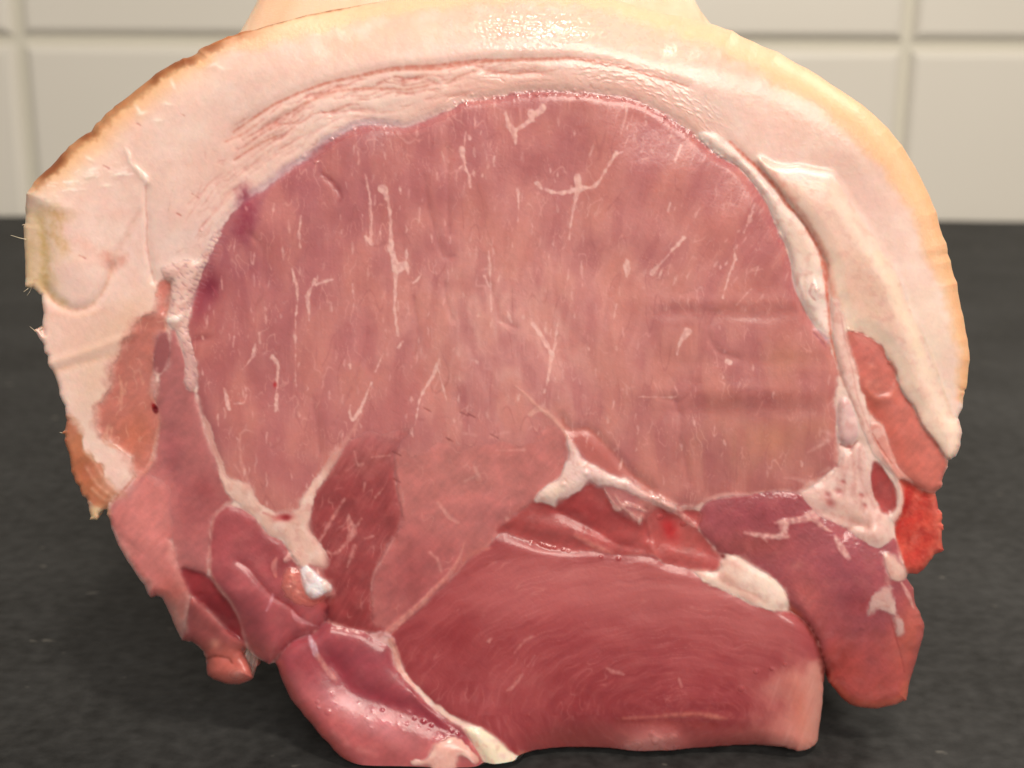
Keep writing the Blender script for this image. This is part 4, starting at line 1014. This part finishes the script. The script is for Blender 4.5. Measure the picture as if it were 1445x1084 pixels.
# ------------------------------------------------------------------ materials
def new_mat(name):
    m_ = bpy.data.materials.new(name); m_.use_nodes = True
    nt = m_.node_tree
    return m_, nt, nt.nodes, nt.links, nt.nodes["Principled BSDF"]
def flesh(name, rough_dry, rough_wet, grain, bump, coat, sss, sss_scale):
    m_, nt, n, l, b = new_mat(name)
    col = n.new('ShaderNodeAttribute'); col.attribute_name = 'albedo'
    wet = n.new('ShaderNodeAttribute'); wet.attribute_name = 'wet'
    tc = n.new('ShaderNodeTexCoord')
    no = n.new('ShaderNodeTexNoise'); no.inputs['Scale'].default_value = grain; no.inputs['Detail'].default_value = 6
    l.new(tc.outputs['Object'], no.inputs['Vector'])
    mr = n.new('ShaderNodeMapRange'); mr.inputs['To Min'].default_value = 0.95; mr.inputs['To Max'].default_value = 1.05
    l.new(no.outputs['Fac'], mr.inputs['Value'])
    mx = n.new('ShaderNodeVectorMath'); mx.operation = 'SCALE'
    l.new(col.outputs['Color'], mx.inputs[0]); l.new(mr.outputs['Result'], mx.inputs['Scale'])
    l.new(mx.outputs['Vector'], b.inputs['Base Color'])
    rr_ = n.new('ShaderNodeMapRange'); rr_.inputs['To Min'].default_value = rough_dry; rr_.inputs['To Max'].default_value = rough_wet
    l.new(wet.outputs['Fac'], rr_.inputs['Value']); l.new(rr_.outputs['Result'], b.inputs['Roughness'])
    bp = n.new('ShaderNodeBump'); bp.inputs['Strength'].default_value = bump; bp.inputs['Distance'].default_value = 0.0004
    no2 = n.new('ShaderNodeTexNoise'); no2.inputs['Scale'].default_value = grain * 2.2; no2.inputs['Detail'].default_value = 4
    l.new(tc.outputs['Object'], no2.inputs['Vector'])
    l.new(no2.outputs['Fac'], bp.inputs['Height']); l.new(bp.outputs['Normal'], b.inputs['Normal'])
    b.inputs['Specular IOR Level'].default_value = 0.5
    b.inputs['Coat Weight'].default_value = coat; b.inputs['Coat Roughness'].default_value = 0.12
    l.new(bp.outputs['Normal'], b.inputs['Coat Normal'])
    if sss:
        b.subsurface_method = 'RANDOM_WALK'
        b.inputs['Subsurface Weight'].default_value = sss
        b.inputs['Subsurface Radius'].default_value = (1.0, 0.45, 0.3)
        b.inputs['Subsurface Scale'].default_value = sss_scale
    return m_
SSS_W = 1.0
MATS = {
    'muscle': flesh('raw_muscle', 0.44, 0.10, 1500, 0.05, 0.06, SSS_W, 0.00031),
    'fat': flesh('raw_fat', 0.42, 0.10, 1100, 0.04, 0.06, SSS_W, 0.00022),
    'rind': flesh('pork_rind', 0.58, 0.30, 900, 0.16, 0.03, SSS_W, 0.0003),
}

def link_mesh(name, V, Fc, mat, parent=None, alb=None, wet=None, nrm=None, smooth=True):
    me = bpy.data.meshes.new(name)
    V = np.asarray(V, np.float32); Fc = np.asarray(Fc, np.int32)
    k = Fc.shape[1]
    me.vertices.add(len(V)); me.vertices.foreach_set('co', V.ravel())
    me.loops.add(Fc.size); me.loops.foreach_set('vertex_index', Fc.ravel())
    me.polygons.add(len(Fc)); me.polygons.foreach_set('loop_start', np.arange(0, Fc.size, k, dtype=np.int32))
    me.polygons.foreach_set('use_smooth', np.full(len(Fc), smooth, bool))
    me.update(calc_edges=True)
    if alb is not None:
        at = me.attributes.new('albedo', 'FLOAT_COLOR', 'POINT')
        at.data.foreach_set('color', np.concatenate([alb, np.ones((len(alb), 1))], 1).astype(np.float32).ravel())
    if wet is not None:
        at = me.attributes.new('wet', 'FLOAT', 'POINT')
        at.data.foreach_set('value', np.asarray(wet, np.float32))
    if nrm is not None:
        me.normals_split_custom_set_from_vertices(np.asarray(nrm, np.float32))
    if mat is not None:
        me.materials.append(mat)
    o = bpy.data.objects.new(name, me)
    C.objects.link(o)
    o.parent = parent
    return o

joint = bpy.data.objects.new('pork_joint', None)
C.objects.link(joint)
joint.empty_display_size = 0.02
joint['label'] = 'raw pork joint with thick fat and orange rind, cut side forward on dark slate'
joint['category'] = 'meat joint'

from collections import Counter
for pid, (name, label, mat) in enumerate(PARTS, 1):
    sel = cellin & (cl == pid)
    if sel.sum() < 6:
        continue
    q = quads[sel]
    # outline edges of this part get a real side wall going back
    e4 = np.concatenate([q[:, [0, 1]], q[:, [1, 2]], q[:, [2, 3]], q[:, [3, 0]]])
    key = np.minimum(e4[:, 0], e4[:, 1]).astype(np.int64) * (NX * NY) + np.maximum(e4[:, 0], e4[:, 1])
    u, inv, cnt = np.unique(key, return_inverse=True, return_counts=True)
    be = e4[cnt[inv] == 1]
    be = be[(sof[be[:, 0]] >= 0) & (sof[be[:, 1]] >= 0)]
    ids, loc = np.unique(q, return_inverse=True)
    Fq = loc.reshape(-1, 4)
    V, A, W_, Nn = posf[ids], albf[ids], wetf[ids], nrmf[ids]
    if len(be):
        bi = np.unique(be)
        back = posf[bi].copy(); back[:, 1] += 0.007
        back[:, 0] -= ogx[bi] * 0.0003; back[:, 2] += ogy[bi] * 0.0003
        back[:, 2] = np.maximum(back[:, 2], 0.0005)
        nb = np.stack([ogx[bi], np.full(len(bi), -0.1), -ogy[bi]], 1); nb /= np.linalg.norm(nb, axis=1, keepdims=True)
        m1 = np.searchsorted(ids, be); m2 = np.searchsorted(bi, be) + len(ids)
        Fs = np.stack([m1[:, 1], m1[:, 0], m2[:, 0], m2[:, 1]], 1)
        V = np.concatenate([V, back]); A = np.concatenate([A, albf[bi]]); W_ = np.concatenate([W_, wetf[bi]]); Nn = np.concatenate([Nn, nb])
        Fq = np.concatenate([Fq, Fs])
    o = link_mesh(name, V, Fq, MATS[mat], joint, A, W_, Nn)
    if label:
        o['label'] = label

# ------------------------------------------------------------------ body of the joint behind the cut face
def h_at(x, y):
    i = np.clip(((np.asarray(x) - gx[0]) / STEP).astype(int), 0, NX - 1); j = np.clip(((np.asarray(y) - gy[0]) / STEP).astype(int), 0, NY - 1)
    return HD[j, i]
ctr = np.array([700.0, 560.0])
ring = spline(OUTLINE, 2)
d_in = (ctr - ring); d_in /= np.linalg.norm(d_in, axis=1, keepdims=True)
ring_in = ring + d_in * 4
R0 = P(ring_in[:, 0], ring_in[:, 1], h_at(ring_in[:, 0] + 4 * d_in[:, 0], ring_in[:, 1] + 4 * d_in[:, 1]))
R0[:, 1] = np.clip(R0[:, 1], -0.002, 0.012) + 0.0035
cx0, cz0 = 0.0, 0.045
hump_x = np.clip((R0[:, 0] + 0.0385) / 0.004, 0, 1) * np.clip((0.033 - R0[:, 0]) / 0.013, 0, 1)
hump_x = hump_x * hump_x * (3 - 2 * hump_x) * (R0[:, 2] > 0.07)
rings = []
for t, sc in ((0, 1.0), (0.01, 0.995), (0.022, 0.985), (0.034, 0.975), (0.048, 0.96), (0.065, 0.94), (0.085, 0.90), (0.10, 0.82), (0.108, 0.6), (0.110, 0.05)):
    r = R0.copy()
    r[:, 0] = cx0 + (r[:, 0] - cx0) * sc; r[:, 2] = cz0 + (r[:, 2] - cz0) * sc
    r[:, 1] += t
    r[:, 2] += hump_x * 0.012 * min(1, max(0, (t - 0.012) / 0.02)) * (1 if t < 0.1 else 0.4)
    r[:, 2] = np.maximum(r[:, 2], 0.0008)
    rings.append(r)
rings = np.array(rings)
nr, nv = rings.shape[:2]
nz = perlin(np.arange(nv) / 9.0, np.zeros(nv), 81)
is_rind = np.zeros(nv, bool)
for i, (x, y) in enumerate(ring):
    is_rind[i] = (y < 556 and x > 700) or (y < 412 and x <= 700)
def body(name, label, mask, mat, colfun):
    idx = np.arange(nv); nxt = (idx + 1) % nv
    use = mask & mask[nxt] if name == 'rind' else (mask | mask[nxt])
    Fl = []
    for k in range(nr - 1):
        for i in idx[use]:
            j = nxt[i]
            Fl.append((k * nv + i, k * nv + j, (k + 1) * nv + j, (k + 1) * nv + i))
    V = rings.reshape(-1, 3)
    ids, loc = np.unique(np.array(Fl), return_inverse=True)
    A = colfun(V[ids]); 
    return link_mesh(name, V[ids], loc.reshape(-1, 4), mat, joint, A, np.full(len(ids), 0.4))
def rind_col(v):
    n_ = np.clip(0.5 + 1.1 * fbm(v[:, 0] * 160, v[:, 1] * 90 + v[:, 2] * 120, 4, 85), 0, 1)
    c = srgb(np.array([246, 216, 184]) / 255)[None] * (1 - n_[:, None]) + srgb(np.array([236, 184, 146]) / 255)[None] * n_[:, None]
    return np.clip(c / LIGHT_TINT / 1.06, 0, 0.9)
def meat_col(v):
    n_ = 0.5 + 0.5 * perlin(v[:, 0] * 120, v[:, 1] * 120, 86)
    c = srgb(np.array([176, 84, 80]) / 255)[None] * (1 - n_[:, None]) + srgb(np.array([206, 150, 136]) / 255)[None] * n_[:, None]
    return np.clip(c / LIGHT_TINT / 1.06, 0, 0.9)
o = body('rind', None, is_rind, MATS['rind'], rind_col)
o['label'] = 'rest of the rind wrapping back over the joint'
o = body('rear_muscle', None, ~is_rind, MATS['muscle'], meat_col)
o['label'] = 'underside of the joint going back from the cut'

# bristles left in the skin
bm_mat, nt, n, l, b = new_mat('bristle_hair')
b.inputs['Base Color'].default_value = (0.62, 0.55, 0.42, 1); b.inputs['Roughness'].default_value = 0.4
def bristle(pts, r=0.00006):
    pts = [P(np.array(x), np.array(y), d * PXM) for x, y, d in pts]
    V, Fc = [], []
    for i, p in enumerate(pts):
        rr = r * (1 - 0.7 * i / (len(pts) - 1))
        for k in range(5):
            a = 2 * math.pi * k / 5
            V.append((p[0], p[1] + rr * math.cos(a), p[2] + rr * math.sin(a)))
    for i in range(len(pts) - 1):
        for k in range(5):
            Fc.append((i * 5 + k, i * 5 + (k + 1) % 5, (i + 1) * 5 + (k + 1) % 5, (i + 1) * 5 + k))
    link_mesh('bristle', V, Fc, bm_mat, joint)
for b_ in ([(37,338,-20),(28,336,-16),(15,332,-12)], [(40,407,-20),(36,410,-14),(33,412,-10)], [(44,407,-20),(42,412,-14),(38,417,-10)], [(36,318,-22),(33,317,-18),(31,318,-16)], [(92,611,-10),(88,611,-8),(84,610,-6)], [(50,468,-10),(46,464,-8),(42,461,-6)]):
    bristle(b_)

# ------------------------------------------------------------------ slate slab
slab_m, nt, n, l, b = new_mat('slate')
tc = n.new('ShaderNodeTexCoord')
mp = n.new('ShaderNodeMapping'); l.new(tc.outputs['Object'], mp.inputs['Vector'])
mp.inputs['Rotation'].default_value = (0, 0, math.radians(38)); mp.inputs['Scale'].default_value = (1.0, 1.5, 1.0)
n1 = n.new('ShaderNodeTexNoise'); n1.inputs['Scale'].default_value = 26; n1.inputs['Detail'].default_value = 8; l.new(tc.outputs['Object'], n1.inputs['Vector'])
n2 = n.new('ShaderNodeTexNoise'); n2.inputs['Scale'].default_value = 240; n2.inputs['Detail'].default_value = 7; l.new(mp.outputs['Vector'], n2.inputs['Vector'])
n4 = n.new('ShaderNodeTexNoise'); n4.inputs['Scale'].default_value = 420; n4.inputs['Detail'].default_value = 6; l.new(tc.outputs['Object'], n4.inputs['Vector'])
ad = n.new('ShaderNodeMath'); ad.operation = 'MULTIPLY_ADD'; ad.inputs[1].default_value = 0.75
l.new(n4.outputs['Fac'], ad.inputs[0])
sb = n.new('ShaderNodeMath'); sb.operation = 'MULTIPLY_ADD'; sb.inputs[1].default_value = 0.65; sb.inputs[2].default_value = -0.2
l.new(n1.outputs['Fac'], sb.inputs[0]); l.new(sb.outputs[0], ad.inputs[2])
cr = n.new('ShaderNodeValToRGB'); l.new(ad.outputs[0], cr.inputs['Fac'])
cr.color_ramp.elements[0].position = 0.3; cr.color_ramp.elements[0].color = (0.0105, 0.0109, 0.0116, 1)
cr.color_ramp.elements[1].position = 0.72; cr.color_ramp.elements[1].color = (0.038, 0.0392, 0.041, 1)
n3 = n.new('ShaderNodeTexNoise'); n3.inputs['Scale'].default_value = 130; n3.inputs['Detail'].default_value = 3; l.new(mp.outputs['Vector'], n3.inputs['Vector'])
sp = n.new('ShaderNodeMapRange'); sp.inputs['From Min'].default_value = 0.70; sp.inputs['From Max'].default_value = 0.76; sp.inputs['To Max'].default_value = 0.75
l.new(n3.outputs['Fac'], sp.inputs['Value'])
mx = n.new('ShaderNodeMixRGB'); mx.inputs['Color2'].default_value = (0.20, 0.19, 0.175, 1)
l.new(sp.outputs['Result'], mx.inputs['Fac']); l.new(cr.outputs['Color'], mx.inputs['Color1']); l.new(mx.outputs['Color'], b.inputs['Base Color'])
b.inputs['Roughness'].default_value = 0.68; b.inputs['Specular IOR Level'].default_value = 0.28
bp = n.new('ShaderNodeBump'); bp.inputs['Strength'].default_value = 0.30; bp.inputs['Distance'].default_value = 0.0010
l.new(n2.outputs['Fac'], bp.inputs['Height']); l.new(bp.outputs['Normal'], b.inputs['Normal'])

WY = float(P(np.array(722.0), np.array(306.0), 0)[1])
d_ = _fwd + (-(306 - IH / 2) / F_PX) * U_
tz = -CAM[2] / d_[2]
WALL_Y = float(CAM[1] + d_[1] * tz)
sx = np.linspace(-0.75, 0.75, 301); sy_ = np.linspace(-0.5, WALL_Y - 0.004, 241)
SX, SY = np.meshgrid(sx, sy_)
SZ = 0.0003 * fbm(SX * 22, SY * 14, 3, 91) - 0.0004
SY[-1] += 0.0016 * perlin(sx * 40, sx * 0, 93) - 0.001
tv = np.stack([SX, SY, SZ], -1).reshape(-1, 3)
ni, nj = SX.shape[1], SX.shape[0]
vi = np.arange(ni * nj).reshape(nj, ni)
fq = np.stack([vi[:-1, :-1], vi[:-1, 1:], vi[1:, 1:], vi[1:, :-1]], -1).reshape(-1, 4)
per = np.concatenate([vi[0, :], vi[1:, -1], vi[-1, -2::-1], vi[-2:0:-1, 0]])
low = tv[per].copy(); low[:, 2] = -0.018
li = np.arange(len(per)) + len(tv)
sidef = np.stack([per, li, np.roll(li, -1), np.roll(per, -1)], 1)
slab = link_mesh('slate_board', np.concatenate([tv, low]), np.concatenate([fq, sidef]), slab_m, None)
slab['label'] = 'dark grey slate board under the raw pork joint'
slab['category'] = 'slate board'

ct_m, nt, n, l, b = new_mat('worktop')
b.inputs['Base Color'].default_value = (0.35, 0.32, 0.28, 1)
ct = link_mesh('worktop', [(-1.2,-0.6,-0.0185),(1.2,-0.6,-0.0185),(1.2,WALL_Y+.05,-0.0185),(-1.2,WALL_Y+.05,-0.0185),(-1.2,-0.6,-0.06),(1.2,-0.6,-0.06),(1.2,WALL_Y+.05,-0.06),(-1.2,WALL_Y+.05,-0.06)],
    [(0,1,2,3),(7,6,5,4),(0,4,5,1),(1,5,6,2),(2,6,7,3),(3,7,4,0)], ct_m, None, smooth=False)
ct['kind'] = 'structure'

# ------------------------------------------------------------------ tiled wall
def at_wall(x, y):
    p = P(np.array(float(x)), np.array(float(y)), -WALL_Y)
    return float(p[0]), float(p[2])
wx0 = at_wall(33, 150)[0]; wx1 = at_wall(1275, 150)[0]; wz = at_wall(660, 60)[1]
tile_m, nt, n, l, b = new_mat('glazed_tile')
tc = n.new('ShaderNodeTexCoord'); no = n.new('ShaderNodeTexNoise'); no.inputs['Scale'].default_value = 9; l.new(tc.outputs['Object'], no.inputs['Vector'])
cr = n.new('ShaderNodeValToRGB'); l.new(no.outputs['Fac'], cr.inputs['Fac'])
cr.color_ramp.elements[0].color = (0.715, 0.69, 0.635, 1); cr.color_ramp.elements[1].color = (0.76, 0.735, 0.68, 1)
l.new(cr.outputs['Color'], b.inputs['Base Color']); b.inputs['Roughness'].default_value = 0.22
bp = n.new('ShaderNodeBump'); bp.inputs['Strength'].default_value = 0.05; bp.inputs['Distance'].default_value = 0.004
l.new(no.outputs['Fac'], bp.inputs['Height']); l.new(bp.outputs['Normal'], b.inputs['Normal'])
gr_m, nt, n, l, b = new_mat('grout')
b.inputs['Base Color'].default_value = (0.66, 0.64, 0.56, 1); b.inputs['Roughness'].default_value = 0.9
TW = wx1 - wx0; TH = 0.30; G = 0.0046
wall = bpy.data.objects.new('wall', None); C.objects.link(wall); wall['kind'] = 'structure'
x_lo, x_hi, z_lo, z_hi = wx0 - 1.5 * TW, wx1 + 1.5 * TW, -0.06, wz + 1.2
gy_ = WALL_Y + 0.0042
link_mesh('grout', [(x_lo,gy_,z_lo),(x_hi,gy_,z_lo),(x_hi,gy_,z_hi),(x_lo,gy_,z_hi),(x_lo,gy_+.05,z_lo),(x_hi,gy_+.05,z_lo),(x_hi,gy_+.05,z_hi),(x_lo,gy_+.05,z_hi)],
    [(0,1,2,3),(7,6,5,4),(0,4,5,1),(1,5,6,2),(2,6,7,3),(3,7,4,0)], gr_m, wall, smooth=False)
def tile_mesh(w, h):
    prof = [(0.0, 0.0080), (0.0, 0.0038), (0.0009, 0.0024), (0.0019, 0.0011), (0.0030, 0.0003), (0.0042, 0.0)]
    V, Fc = [], []
    for ins, dep in prof:
        V += [(-w/2+ins, dep, -h/2+ins), (w/2-ins, dep, -h/2+ins), (w/2-ins, dep, h/2-ins), (-w/2+ins, dep, h/2-ins)]
    for k in range(len(prof) - 1):
        for i in range(4):
            j = (i + 1) % 4
            Fc.append((k*4+i, k*4+j, (k+1)*4+j, (k+1)*4+i))
    Fc.append((20, 21, 22, 23))
    return V, Fc
tV, tF = tile_mesh(TW - G, TH - G)
t0 = None
for r in range(-1, 4):
    for c in range(-1, 2):
        if t0 is None:
            t0 = link_mesh('tile', tV, tF, tile_m, wall, smooth=False); o = t0
        else:
            o = t0.copy(); C.objects.link(o); o.parent = wall
        o.rotation_euler = (random.uniform(-.002, .002), 0, random.uniform(-.002, .002))
        o.location = (wx0 + TW * (c + 0.5) + random.uniform(-.0004, .0004), WALL_Y + random.uniform(0, .0003), wz + TH * (r + 0.5))
